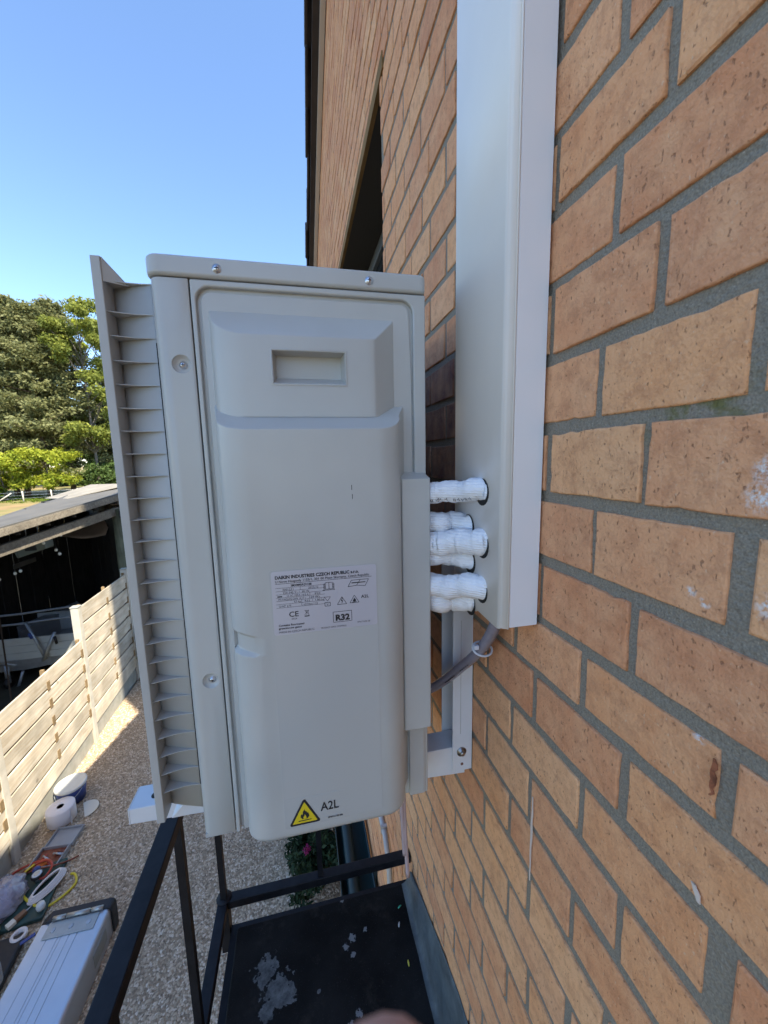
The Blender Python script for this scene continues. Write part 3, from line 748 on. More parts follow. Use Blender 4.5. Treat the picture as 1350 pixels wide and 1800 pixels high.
# air guide on the fan side: rim, curved back and ribs
RZ0, RZ1 = -.484, .2285
curve = [(-.2045+.0480*t, .5340-.018*t**.85) for t in [i/10 for i in range(11)]]
m_ = MB(); nC = len(curve)
prof = curve + [(x+.0005, y+.003) for x, y in curve[::-1]]
m_.prism(prof, XY, RZ0+.004, .2058, smooth=True)
guide = m_.build('air_guide', 'grille', unit)
MB().box(-.2140, -.2040,   .5070, .5350, RZ0, RZ1).build('guide_rim', 'grille', unit, bevel=.0010)
MB().add([(-.2050, .5085, .2030), (-.2050, .5085, .2285), (-.1840, .5200, .2035), (-.2035, .5105, .2030), (-.2035, .5105, .2285), (-.1825, .522, .2035)], [(0, 2, 1), (3, 4, 5), (1, 2, 5, 4), (0, 1, 4, 3), (0, 3, 5, 2)]).build('guide_gusset', 'grille', unit)
ribs = [.2050, .1716] + [.1455-.0268*i for i in range(23)]
for z in ribs:
    if z < RZ0+.01: continue
    poly = curve + [(-.2045+.0480*t, .5110+.005*t+.0035*sin(pi*t)) for t in [1, .85, .7, .5, .3, .15, 0]]
    zz = RNG.normal(0, .0002)
    MB().prism(poly, XY, z+zz, z+zz+.0011, smooth=True).build('rib', 'grille', guide)
MB().box(-.1575, -.1563, .512, UB, -.44, .14).build('fan_shadow_gap', 'dark_gap', unit)
# base tray and mounting foot
MB().box(-.150, .160, .53, UB-.02, -.5035, -.4955).build('base_plate', 'white_steel', unit)
fo = [(-.206, -.5035), (-.150, -.5035), (-.150, -.470), (-.163, -.4715), (-.178, -.478), (-.193, -.489)]
MB().prism(fo, XZ, .532, .556).build('foot', 'white_steel', unit, bevel=.0012)

# --- stickers and print
def text_mesh(s, size, x, z, y, tilt=0, bold=0, sx=1.0):
    cu = bpy.data.curves.new('t', 'FONT'); cu.body = s; cu.size = size; cu.resolution_u = 2
    if bold: cu.offset = bold
    ob = bpy.data.objects.new('t', cu); me = bpy.data.meshes.new_from_object(ob)
    vs = [(x+v.co.x*sx*cos(tilt)-v.co.y*sin(tilt), y, z+v.co.x*sx*sin(tilt)+v.co.y*cos(tilt)) for v in me.vertices]
    fs = [tuple(p.vertices) for p in me.polygons]
    wd = max((v.co.x for v in me.vertices), default=0)
    bpy.data.objects.remove(ob); bpy.data.curves.remove(cu); bpy.data.meshes.remove(me); return vs, fs, wd
PY = FY-.0009
def plate(m_, x0, x1, z0, z1, y, r=.002):
    pts = arc(x1-r, z1-r, r, 0, 90, 3)+arc(x0+r, z1-r, r, 90, 180, 3)+arc(x0+r, z0+r, r, 180, 270, 3)+arc(x1-r, z0+r, r, 270, 360, 3)
    m_.prism(pts, XZ, y, y+.0004)
film = MB(); plate(film, -.0425, .0875, -.4760, -.1285, FY-.0004, .003); film.build('film_sheet', 'film', o2)
lab = MB(); plate(lab, -.0405, .0860, -.2085, -.1295, FY-.00065, .003); lab = lab.build('rating_label', 'label', o2)
ink = MB()
def put(s, size, x, z, wfit=None, bold=0):
    vs, fs, wd = text_mesh(s, size, 0, 0, PY)
    k = (wfit/wd) if wfit and wd else 1
    vs, fs, wd = text_mesh(s, size, x, z, PY, 0, bold, k); ink.add(vs, fs)
def line(x0, z0, x1, z1, t=.00022):
    d = Vector((x1-x0, 0, z1-z0)); n_ = Vector((-d.z, 0, d.x)).normalized()*t
    ink.add([(x0+n_.x, PY, z0+n_.z), (x1+n_.x, PY, z1+n_.z), (x1-n_.x, PY, z1-n_.z), (x0-n_.x, PY, z0-n_.z)], [(0, 1, 2, 3)])
LX0 = -.0362
put('DAIKIN INDUSTRIES CZECH REPUBLIC s.r.o.', .0055, LX0, -.1385, .1000, bold=.00022)
put('U Nove Hospody 1155/1, 301 00 Plzen Skvrnany, Czech Republic', .0042, LX0, -.1432, .1130, bold=.00006)
line(LX0, -.1445, .080, -.1445)
put('3MXM40A2V1B8', .0040, -.0185, -.1487, .0245, bold=.0001)
rows_ = [-.1497, -.1537, -.1577, -.1618, -.1658, -.1698, -.1742]
for z in rows_: line(LX0, z, .0215, z, .00016)
put('J001231', .0034, -.028, -.1531, .0125); put('2025/12', .0034, .002, -.1531, .012)
put('220-240 V~ /  50 Hz', .0034, -.028, -.1571, .031)
put('16 A', .0034, -.024, -.1612, .0065); put('MAX 16.0 A', .0034, -.0145, -.1612, .0165); put('IPX4', .0034, .009, -.1612, .007)
put('PS HIGH/LOW 4.17 /   3.04 MPa', .0034, -.0335, -.1652, .0490)
put('57 kg', .0034, -.0155, -.1692, .0078); put('R32  /  1.80 kg', .0034, -.003, -.1692, .0235)
put('GWP 675', .0034, -.0335, -.1736, .0145); put('tCO2eq 1.22', .0034, -.0045, -.1736, .0170)
for x, a, b in ((-.0075, 1, 0), (-.0165, 3, 2), (.0035, 3, 2), (-.0065, 6, 4)): line(x, rows_[a], x, rows_[b], .00016)
line(-.0345, -.1602, -.0290, -.1602, .0007)
put('CE', .0092, -.0225, -.1865, .0115, bold=.0001); put('0026', .0030, -.0195, -.1903, .0065)
put('Contains fluorinated', .0034, -.0350, -.1975, .0300, bold=.0001); put('greenhouse gases', .0034, -.0350, -.2012, .0270, bold=.0001)
put('MADE IN CZECH REPUBLIC', .0034, -.0350, -.2062, .0420); put('PRODUCT CODE  3MXM40A2', .0029, .0150, -.2062, .0315); put('3P817428-3B', .0028, .0600, -.2035, .0165)
put('R32', .0105, .0330, -.1975, .0175, bold=.0005)
for a, b in (((.0305, -.1995), (.0535, -.1995)), ((.0535, -.1995), (.0535, -.1862)), ((.0535, -.1862), (.0305, -.1862)), ((.0305, -.1862), (.0305, -.1995))): line(*a, *b, .0003)
put('A2L', .0056, .0660, -.1715, .0098, bold=.0001)
def tri(cx, z, wd, h, t=.0003):
    line(cx-wd/2, z, cx+wd/2, z, t); line(cx+wd/2, z, cx, z+h, t); line(cx, z+h, cx-wd/2, z, t)
tri(.0420, -.1770, .0115, .0095); tri(.0575, -.1765, .0115, .0095)
line(.0425, -.1690, .0412, -.1728, .0004); line(.0412, -.1728, .0428, -.1722, .0004); line(.0428, -.1722, .0418, -.1755, .0004)
def flame(cx, z, s, target):
    P = [(0, 0), (-.30, .05), (-.45, .28), (-.42, .5), (-.3, .62), (-.28, .5), (-.2, .62), (-.2, .85), (0, 1.15), (.04, .92), (.2, .82), (.2, .68), (.33, .7), (.42, .45), (.45, .25), (.28, .05)]
    Q = [(0, .02), (-.16, .1), (-.15, .28), (-.05, .35), (.0, .55), (.1, .38), (.12, .3), (.16, .1)]
    n_ = len(P); target.add([(cx+a*s, PY, z+b*s) for a, b in P], [tuple(range(n_))]); return [(cx+a*s, PY-.0002, z+b*s) for a, b in Q]
flame(.0575, -.1752, .0045, ink); line(.0545, -.1757, .0605, -.1757, .0003)
# open manual symbol and spanner book
for dx in (0, .0016, .0032):
    line(.0205-dx*.6+.002, -.1478-dx*.4, .0205-dx*.6+.002, -.1560-dx*.3, .00022)
    line(.0330+dx*.6-.002, -.1478-dx*.4, .0330+dx*.6-.002, -.1560-dx*.3, .00022)
for a, b in (((.0225, -.1478), (.0310, -.1478)), ((.0268, -.1478), (.0268, -.1560)), ((.019, -.1572), (.034, -.1572)), ((.0225, -.156), (.031, -.156))): line(*a, *b, .00025)
for a, b in (((.0545, -.1475), (.0760, -.1475)), ((.0760, -.1475), (.0715, -.1560)), ((.0545, -.1475), (.0500, -.1555)), ((.0500, -.1555), (.0608, -.1545)), ((.0608, -.1545), (.0715, -.1560)), ((.0655, -.1475), (.0608, -.1545))): line(*a, *b, .0003)
line(.0545, -.1510, .0720, -.1510, .0006)
# valve symbols and bin
line(.0205, -.1660, .0280, -.1660); line(.0205, -.1660, .0243, -.1712); line(.0280, -.1660, .0243, -.1712)
for a, b in (((.0210, -.1730), (.0275, -.1730)), ((.0275, -.1730), (.0275, -.1775)), ((.0275, -.1775), (.0210, -.1775)), ((.0210, -.1775), (.0210, -.1730))): line(*a, *b, .0003)
put('V', .0038, .0231, -.1768)
for a, b in (((-.0035, -.1800), (.0015, -.1862)), ((.0010, -.1800), (-.0040, -.1862)), ((-.0035, -.1805), (.0015, -.1805)), ((-.0022, -.1805), (-.0018, -.1858)), ((.0006, -.1805), (.0002, -.1858))): line(*a, *b, .0002)
line(-.0040, -.1875, .0018, -.1875, .0006)
ink.build('printed_text', 'ink', lab)
# warning sticker
st = MB(); plate(st, -.0395, .0365, -.4755, -.4340, FY-.00062, .0015)
st = st.build('warning_sticker', 'film', o2)
ink = MB(); PY = FY-.0010
def rtri(cx, z, wd, h, r, y, m_):
    pts = []
    A, B, C_ = (cx-wd/2, z), (cx+wd/2, z), (cx, z+h)
    pts += arc(A[0]+r*1.5, A[1]+r, r, 150, 270, 4)+arc(B[0]-r*1.5, B[1]+r, r, -90, 30, 4)+arc(C_[0], C_[1]-r*1.6, r, 30, 150, 4)
    m_.prism(pts, XZ, y, y+.0003)
rtri(-.0172, -.4730, .0405, .0375, .0022, FY-.0010, ink)
yel = MB(); rtri(-.0172, -.4700, .0318, .0295, .0006, FY-.0013, yel); yel.build('triangle_fill', 'yellow_ink', st)
PY = FY-.0016
Q = flame(-.0172, -.4645, .0125, ink); line(-.0255, -.4665, -.0090, -.4665, .0006)
PY = FY-.0012
put('A2L', .0175, .0035, -.4585, .0235, bold=.0002); put('3P693140-2B', .0032, .0120, -.4715, .0200, bold=.0001)
ink.build('printed_text', 'ink', st)
m_ = MB(); m_.add(Q, [tuple(range(len(Q)))]); m_.build('flame_highlight', 'yellow_ink', st)
# tiny scuffs in the paint
for a, b in ((.0585, -.030), (.0590, -.041)):
    MB().box(a, a+.0007, FY-.0003, FY+.0003, b-.006, b).build('scuff', 'dark_gap', o2)

# ================================================================== WALL BRACKET
br = empty('wall_bracket', (.25, .58, -.55), 'white steel wall bracket carrying the outdoor unit', 'bracket')
MB().box(.2680, .2712, .5615, .6085, -.5480, -.165).build('rail_web', 'white_steel', br)
b = MB().box(.2350, .2712, .5595, .5614, -.5500, -.165).build('rail_flange', 'white_steel', br, bevel=.0006)
MB().box(.2340, .2712, .6086, .6104, -.5440, -.165).build('rail_flange', 'white_steel', br)
arm = [(-.2730, -.5055), (.2600, -.5055), (.2600, -.5600), (-.20, -.5330), (-.2730, -.5300)]
MB().prism(arm, XZ, .5640, .5660).build('arm_side', 'white_steel', br, bevel=.0008)
MB().prism(arm, XZ, .6040, .6060).build('arm_side', 'white_steel', br)
MB().box(-.2730, .2600, .5655, .6045, -.5076, -.5056).build('arm_top', 'white_steel', br, bevel=.0008)
MB().box(-.2750, -.2731, .5640, .6060, -.5310, -.5056).build('arm_end', 'white_steel', br, bevel=.0008)
MB().lathe([(0, 0), (.0062, 0), (.0062, .0006), (0, .0006)], (-.243, .583, -.5055), 18).build('bolt_hole', 'dark_gap', br)
MB().lathe([(0, 0), (.0026, 0), (.0026, .0006), (0, .0006)], (.2525, .5589, -.5370), 14, axis=1).build('bolt_hole', 'brick', br)
bo = MB().lathe([(0, -.0075), (.0040, -.0070), (.0052, -.0050)], (.2515, .5595, -.5130), 6, axis=1).lathe([(.0052, -.0050), (.0052, -.0012), (.0088, -.0010), (.0088, .0004)], (.2515, .5595, -.5130), 18, axis=1).build('bolt', 'bolt', br)
# pressed rib line
MB().box(.2490, .2497, .5590, .5596, -.478, -.27).build('pressed_line', 'grille', br)

# ================================================================== PIPES, HOSES
PS = [(-.0470, .0), (-.0905, .006), (-.1190, .0), (-.1370, .006), (-.1790, .0), (-.1985, .006)]
plabels = ['topmost white wrapped pipe with black printing between unit and trunking', 'short white wrapped pipe just under the printed one', 'thick white wrapped pipe in the middle of the bundle',
           'white wrapped pipe tucked beneath the middle pipe', 'crumpled white wrapped pipe low in the bundle', 'lowest white wrapped pipe sagging under the trunking']
for i, ((zs, dy), (ye, ze)) in enumerate(zip(PS, PE)):
    near = i in (0, 2, 4)
    ya = (.494 if near else .507)
    sag = (-.006 if i == 5 else .002 if i == 2 else 0)
    pts = bez([(.150, .535, zs), (.166, ya+.006, zs), (.186, ya-.012, zs+sag+.0005), (.206, ye+.028, (zs+ze)/2+sag), (.2200, ye+.006, ze), (.2330, ye-.004, ze+.001)], 9)
    rr_ = [.0150*(1+.05*sin(k*.62+i*1.7)+.03*sin(k*1.37+i)+random.uniform(-.012, .012)) for k in range(len(pts))]
    pts = [p+Vector((0, random.uniform(-.0005, .0005), .0012*sin(k*.4+i*2.1))) for k, p in enumerate(pts)]
    rr_ = [r*(.96, .95, 1.12, 1.0, 1.08, 1.08)[i] for r in rr_]
    o = MB().tube(pts, rr_, 24, wob=.014).build('insulated_pipe', 'wrap', None, smooth_all=True); tag(o, plabels[i], 'pipe', 'white wrapped refrigerant pipes')
    # overlap seams of the wrapping tape
    for k in ((16, 27), (20,), (15, 25, 33), (22,), (18, 29), (24,))[i]:
        if k+1 < len(pts):
            MB().tube([pts[k], pts[k]+(pts[k+1]-pts[k])*.45], [rr_[k]*1.015, rr_[k]*1.012], 24, caps=True).build('tape_seam', 'wrap', o, smooth_all=True)
    if i == 0:
        # printing along the underside facing the viewer
        vs = []; fs = []
        for k, ch in enumerate('MITSUI  K -'):
            t = 12+k*2
            if ch == ' ' or t+1 >= len(pts): continue
        inkp = MB()
        for k in range(13, 34, 2):
            p = pts[k]; d = (pts[k+1]-pts[k]).normalized(); a = Vector((-.45, -.62, -.64)); a = (a-d*a.dot(d)).normalized(); u = d.cross(a)
            if k in (19, 23): continue
            for q in range(2):
                c = p+a*(rr_[k]*1.045)+d*.0022*q; 
                e1 = u*(.0026 if (k+q) % 3 else .0012); e2 = d*.0004
                inkp.add([c-e1-e2, c+e1-e2, c+e1+e2, c-e1+e2], [(0, 1, 2, 3)])
        inkp.build('printed_marks', 'ink', o)
hp = bez([(.250, .440, -.195), (.2470, .4480, -.232), (.2420, .478, -.280), (.2360, .525, -.330), (.2220, .560, -.372), (.2030, .585, -.402), (.180, .60, -.42)], 10)
h1 = MB().tube(hp, .0075, 14).build('drain_hose', 'hose_clear', None, smooth_all=True); tag(h1, 'clear grey drain hose with black print leaving the trunking bottom', 'hose')
hp2 = [p+Vector((.0085, .010, -.006)) for p in hp]
h2 = MB().tube(hp2, .0065, 14).build('drain_hose', 'hose_clear', None, smooth_all=True); tag(h2, 'second clear drain hose hidden behind the printed one', 'hose')
c = hp[19]; d = (hp[20]-hp[19]).normalized(); a = Vector((0, -1, 0)); a = (a-d*a.dot(d)).normalized(); u = d.cross(a)
ring_ = [c+Vector((.004, .004, -.003))+a*.0112*cos(t)+u*.0150*sin(t) for t in [2*pi*k/20 for k in range(20)]]
ti = MB().tube(ring_, .0017, 6, closed=True).build('cable_tie', 'nylon', None, smooth_all=True); tag(ti, 'pale nylon cable tie round the two drain hoses', 'cable tie')
p0 = c+Vector((-.010, -.006, .006)); MB().box(p0.x-.005, p0.x+.002, p0.y-.004, p0.y+.002, p0.z-.002, p0.z+.004).build('tie_head', 'nylon', ti, bevel=.0008)
ip = MB()
for k in list(range(26, 31))+list(range(34, 40)):
    p = hp[k]; d = (hp[k+1]-hp[k]).normalized(); a = Vector((-.35, -.9, .1)); a = (a-d*a.dot(d)).normalized(); u = d.cross(a)
    cc = p+a*.0087; e1 = u*.0009; e2 = d*.0022; ip.add([cc-e1-e2, cc+e1-e2, cc+e1+e2, cc-e1+e2], [(0, 1, 2, 3)])
ip.build('printed_marks', 'ink', h1)
o = MB().tube(bez([(.168, .66, -.49), (.1730, .69, -.70), (.1790, .70, -.80), (.1815, .70, -.866)], 8), .0045, 10).build('drain_tube', 'tube_pink', None, smooth_all=True); tag(o, 'shorter of two pale pink tubes hanging under the unit', 'tube', 'pale tubes under the unit')
o = MB().tube(bez([(.172, .665, -.49), (.1800, .695, -.70), (.1840, .70, -.82), (.1885, .70, -.925)], 8), .0045, 10).build('drain_tube', 'tube_pink', None, smooth_all=True); tag(o, 'longer of two pale pink tubes hanging under the unit', 'tube', 'pale tubes under the unit')

# ================================================================== RAILING AND DECK
rl = empty('balcony_railing', (-.265, .97, -1.30), 'black painted steel railing round the small dark deck', 'railing')
MB().box(-.2830, -.2530, -1.2, .9870, -.6750, -.6500).build('top_rail', 'black_steel', rl, bevel=.002)
MB().box(-.2525, .2680, .9570, .9870, -.6750, -.6500).build('top_rail', 'black_steel', rl, bevel=.002)
MB().box(-.2830, -.2570, -1.2, .9860, -1.2250, -1.2000).build('bottom_rail', 'black_steel', rl, bevel=.002)
MB().box(-.2565, .2690, .9600, .9860, -1.2250, -1.2000).build('bottom_rail', 'black_steel', rl, bevel=.002)
for x in (-.268, -.003): MB().box(x-.0075, x+.0075, .966, .981, -1.2000, -.6750).build('baluster', 'black_steel', rl)
for y in (.722, .45, .18, -.1, -.4): MB().box(-.2775, -.2625, y-.0075, y+.0075, -1.2000, -.6750).build('baluster', 'black_steel', rl)
MB().lathe([(.021, 0), (.020, .002), (0, .003)], (-.268, .9735, -1.1995), 10).build('weld', 'black_steel', rl)
for x in (-.268,): MB().box(x-.012, x+.012, .955, .985, -1.3550, -1.2250).build('stanchion', 'black_steel', rl)
for y in (.3, -.6): MB().box(-.280, -.258, y-.011, y+.011, -1.3550, -1.2250).build('stanchion', 'black_steel', rl)
# bitumen deck with patch of dried cement
m = bpy.data.materials.new('bitumen_felt'); m.use_nodes = True; n_ = m.node_tree.nodes; l_ = m.node_tree.links; p_ = n_['Principled BSDF']; p_.inputs['Roughness'].default_value = .85; p_.inputs['Specular IOR Level'].default_value = .15
gg = n_.new('ShaderNodeNewGeometry')
def nz(s, d=6, r=.6):
    t = n_.new('ShaderNodeTexNoise'); t.inputs['Scale'].default_value = s; t.inputs['Detail'].default_value = d; t.inputs['Roughness'].default_value = r; l_.new(gg.outputs['Position'], t.inputs['Vector']); return t.outputs['Fac']
def mr_(s, a, b, c_, d_):
    r = n_.new('ShaderNodeMapRange'); l_.new(s, r.inputs[0])
    for i, v in zip((1, 2, 3, 4), (a, b, c_, d_)): r.inputs[i].default_value = v
    return r.outputs[0]
def mx_(f, a, b):
    x = n_.new('ShaderNodeMix'); x.data_type = 'RGBA'; l_.new(f, x.inputs[0])
    for i, s in ((6, a), (7, b)):
        if isinstance(s, tuple): x.inputs[i].default_value = s
        else: l_.new(s, x.inputs[i])
    return x.outputs[2]
c_ = mx_(mr_(nz(7), .35, .7, 0, 1), (.005, .005, .005, 1), (.018, .0175, .017, 1))
c_ = mx_(mr_(nz(330, 2), .66, .72, 0, .6), c_, (.07, .07, .07, 1))
c_ = mx_(mr_(nz(16, 8, .7), .55, .75, 0, .6), c_, (.045, .04, .034, 1))
def blob(pts, sharp=(.5, .52), sc=34, amp=.055):
    f = None
    for q, r_ in pts:
        d = n_.new('ShaderNodeVectorMath'); d.operation = 'DISTANCE'; l_.new(gg.outputs['Position'], d.inputs[0]); d.inputs[1].default_value = (q[0], q[1], DZ-GZ)
        x = mr_(d.outputs['Value'], 0, r_*2, 1, 0)
        if f is None: f = x
        else:
            m2 = n_.new('ShaderNodeMath'); m2.operation = 'MAXIMUM'; l_.new(f, m2.inputs[0]); l_.new(x, m2.inputs[1]); f = m2.outputs[0]
    nn2 = nz(sc, 5, .6); m3 = n_.new('ShaderNodeMath'); m3.operation = 'MULTIPLY_ADD'; l_.new(nn2, m3.inputs[0]); m3.inputs[1].default_value = 1.5; l_.new(f, m3.inputs[2])
    return mr_(m3.outputs[0], sharp[0]+.78, sharp[1]+.80, 0, 1)
DZ = -1.285
f1 = blob([((-.150, .845), .030), ((-.118, .800), .036), ((-.140, .770), .020), ((-.09, .79), .02), ((-.155, .725), .014), ((-.165, .66), .012), ((-.02, .775), .004)], sc=60)
c_ = mx_(f1, c_, mx_(mr_(nz(55, 7, .7), .35, .65, 0, 1), (.06, .063, .062, 1), (.17, .178, .176, 1)))
f2 = blob([((.055, .845), .009), ((.072, .86), .010), ((.07, .825), .006), ((.11, .87), .006), ((-.04, .66), .010), ((.0, .665), .009), ((.05, .70), .008), ((.07, .715), .008), ((.055, .955), .006)], sc=150)
c_ = mx_(f2, c_, (.20, .21, .215, 1))
l_.new(c_, p_.inputs['Base Color'])
bb = n_.new('ShaderNodeBump'); bb.inputs['Strength'].default_value = .6; bb.inputs['Distance'].default_value = .002; l_.new(nz(420, 4), bb.inputs['Height']); l_.new(bb.outputs[0], p_.inputs['Normal'])
M['bitumen'] = m
dk = empty('balcony_deck', (0, .4, -1.38), 'narrow black bitumen deck with pale cement patch below the unit', 'deck')
slab = MB().box(-.236, .2700, -1.2, .9570, -1.355, DZ).build('slab', 'bitumen', dk, bevel=.004)
MB().box(-.255, -.2365, -1.2, .9575, -1.375, -1.297).box(-.255, .27, .9575, .975, -1.375, -1.297).build('edge_trim', 'black_steel', dk)
# lead flashing dressed up the wall
fl = MB(); yy = [-1.2+i*.06 for i in range(37)]; vs = []
prof = [(.236, .0012, 0), (.243, .003, 0), (.249, .010, .05), (.2545, .030, .3), (.2615, .060, .6), (.2665, .085, .9), (.2692, .10, 1), (.2700, .10, 1)]
for y in yy:
    y = min(y, .955); ht = .165 if y < .62 else .165-.130*(y-.62)/.33
    for x, z, f in prof: vs.append((x+random.uniform(-.002, .002)*(1 if x < .26 else .1), y, DZ+z*(1-f)+f*ht*(.35+.65*f)+random.uniform(-.001, .002)))
k = len(prof); fl.add(vs, [(i*k+j, i*k+j+1, (i+1)*k+j+1, (i+1)*k+j) for i in range(len(yy)-1) for j in range(k-1)], True)
fl.build('flashing', 'lead', dk)
M['flake_w'] = mat('white_flake', (.6, .62, .62), .7); M['flake_g'] = mat('green_flake', (.05, .4, .25), .6); M['flake_y'] = mat('yellow_flake', (.6, .55, .08), .6)
for nm, x, y, a, L, mt in (('green chip of plastic lying near the flashing', .215, .895, .5, .006, 'flake_g'), ('yellow scrap of wire lying on the deck', .206, .772, 1.5, .006, 'flake_y'), ('white scrap lying by the flashing on the deck', .203, .856, 1.2, .006, 'flake_w')):
    z = DZ+.0075 if x > .21 else DZ+.006
    o = MB().tube([(x-L*cos(a), y-L*sin(a), z), (x, y, z+.001), (x+L*cos(a), y+L*sin(a), z)], [.0014, .0022, .0012], 6).build('scrap', mt, None); tag(o, nm, 'scrap')

# conduit, low gutter and flowering plant seen below the unit
o = MB().tube([(.258, 1.22, -3.9), (.258, 1.22, -1.72), (.258, 1.235, -1.55), (.258, 1.30, -1.50), (.258, 1.75, -1.50)], [.0105]*5, 12).build('conduit_pipe', 'conduit', None, smooth_all=True); tag(o, 'pale grey conduit on the brick wall below the deck', 'conduit')
MB().tube([(.258, 1.22, -1.80), (.258, 1.22, -1.74)], .0135, 12).tube([(.258, 1.42, -1.50), (.258, 1.47, -1.50)], .0135, 12).build('coupling', 'conduit', o)
MB().box(.247, .270, 1.322, 1.334, -1.516, -1.482).build('clip', 'conduit', o)
gu = MB(); prof = arc(.172, -2.06, .085, 180, 360, 10); prof = prof+[(x, z+.004) for x, z in arc(.172, -2.06, .080, 360, 180, 10)]
gu.prism(prof, XZ, 1.25, 4.3, smooth=True); gu = gu.build('rain_gutter', 'gutter', None); tag(gu, 'dark green half round gutter along the wall beneath the deck', 'gutter')
MB().tube([(.150, 1.3, -2.075), (.150, 4.2, -2.075)], .028, 12).build('gutter_pipe', 'gutter', gu, smooth_all=True)
for y in (1.6, 2.6, 3.6): MB().box(.2565, .2700, y-.01, y+.01, -2.13, -2.02).build('gutter_bracket', 'gutter', gu)

# ================================================================== FOLIAGE HELPERS
def leaves(n, pts, spread, size, flat=.0):
    """n quads round the clump centres"""
    P = pts[RNG.integers(0, len(pts), n)]
    off = RNG.normal(0, 1, (n, 3)); off /= np.maximum(1e-6, np.linalg.norm(off, axis=1))[:, None]; off *= (RNG.uniform(0, 1, n)**.5)[:, None]
    sp = np.array(spread) if not np.isscalar(spread) else np.array([spread]*3)
    c = P+off*sp
    u = RNG.normal(0, 1, (n, 3)); u[:, 2] *= (1-flat); u /= np.linalg.norm(u, axis=1)[:, None]
    v = RNG.normal(0, 1, (n, 3)); v -= u*(u*v).sum(1)[:, None]; v /= np.linalg.norm(v, axis=1)[:, None]
    s = size*RNG.uniform(.6, 1.3, n)[:, None]
    V = np.stack([c-u*s, c+v*s*.45, c+u*s, c-v*s*.45], 1)
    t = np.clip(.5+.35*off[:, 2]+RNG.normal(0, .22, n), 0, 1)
    return V.reshape(-1, 3), np.arange(n*4).reshape(-1, 4), t
def crown(name, material, parent, V, F, T):
    me = np_mesh(name, V-np.array(wloc(parent)), F, material, T); o = bpy.data.objects.new(name, me); COL.objects.link(o); o.parent = parent; return o
def pine(x, y, h, label, seed, material='pine', w=4.2, z0=GZ, low=.28, nleaf=15300):
    r = random.Random(seed); t = empty('pine_tree' , (x, y, z0), label, 'tree', 'trees along the field edge')
    bend = r.uniform(-.5, .5); tr_ = MB(); pts = [(x+bend*sin(k/8*2.2), y, z0-.1+h*.96*k/8) for k in range(9)]
    tr_.tube(pts, [.34*(1-.85*k/8)+.03 for k in range(9)], 8)
    cl = []
    nb = int(h*4.6)
    for i in range(nb):
        f = low+(1-low)*(i/nb)**.9; zz = z0+h*f; a = r.uniform(0, 2*pi); L = w*(1-((f-low)/(1-low))**1.6)*r.uniform(.55, 1.1)+.5
        if r.random() < .12: continue
        bx = x+bend*sin(f*2.2); e = (bx+cos(a)*L, y+sin(a)*L, zz+L*r.uniform(.0, .28))
        tr_.tube([(bx, y, zz), ((bx+e[0])/2, (y+e[1])/2, (zz+e[2])/2-.1*L*.3), e], [.09, .06, .02], 5, caps=False)
        for q in (.3, .55, .8, 1.0):
            cl.append((bx+cos(a)*L*q+r.uniform(-.5, .5), y+sin(a)*L*q+r.uniform(-.5, .5), zz+(e[2]-zz)*q+r.uniform(-.1, .35)))
    tr_.build('trunk', 'bark', t, smooth_all=True)
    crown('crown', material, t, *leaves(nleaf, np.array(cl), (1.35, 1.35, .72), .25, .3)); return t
def broad(x, y, h, label, seed, material, w=3, z0=GZ, low=.3, nleaf=11900, size=.17, name='leafy_tree', cat='tree', group='trees along the field edge', nb=26, trunk=.2):
    r = random.Random(seed); t = empty(name, (x, y, z0), label, cat, group)
    tr_ = MB(); lean = r.uniform(-.6, .6); pts = [(x+lean*k/6, y, z0-.05+h*.85*k/6) for k in range(7)]
    tr_.tube(pts, [trunk*(1-.8*k/6)+.02 for k in range(7)], 7); cl = []
    for i in range(nb):
        f = low+(1-low)*r.random(); a = r.uniform(0, 2*pi); L = w*sqrt(max(.05, 1-((f-.5-low/2)/(.55))**2))*r.uniform(.5, 1.05)
        zz = z0+h*max(low*.8, f-.18); e = (x+lean*f+cos(a)*L, y+sin(a)*L, z0+h*f)
        tr_.tube([(x+lean*f, y, zz), ((x+e[0])/2, (y+e[1])/2, (zz+e[2])/2+.1), e], [trunk*.35, trunk*.22, .02], 5, caps=False)
        for q in range(3): cl.append((e[0]+r.uniform(-.6, .6)*w/3, e[1]+r.uniform(-.6, .6)*w/3, e[2]+r.uniform(-.5, .5)*w/3))
    tr_.build('trunk', 'bark2', t, smooth_all=True)
    s = w*.28
    crown('crown', material, t, *leaves(nleaf, np.array(cl), (s, s, s*.75), size)); return t

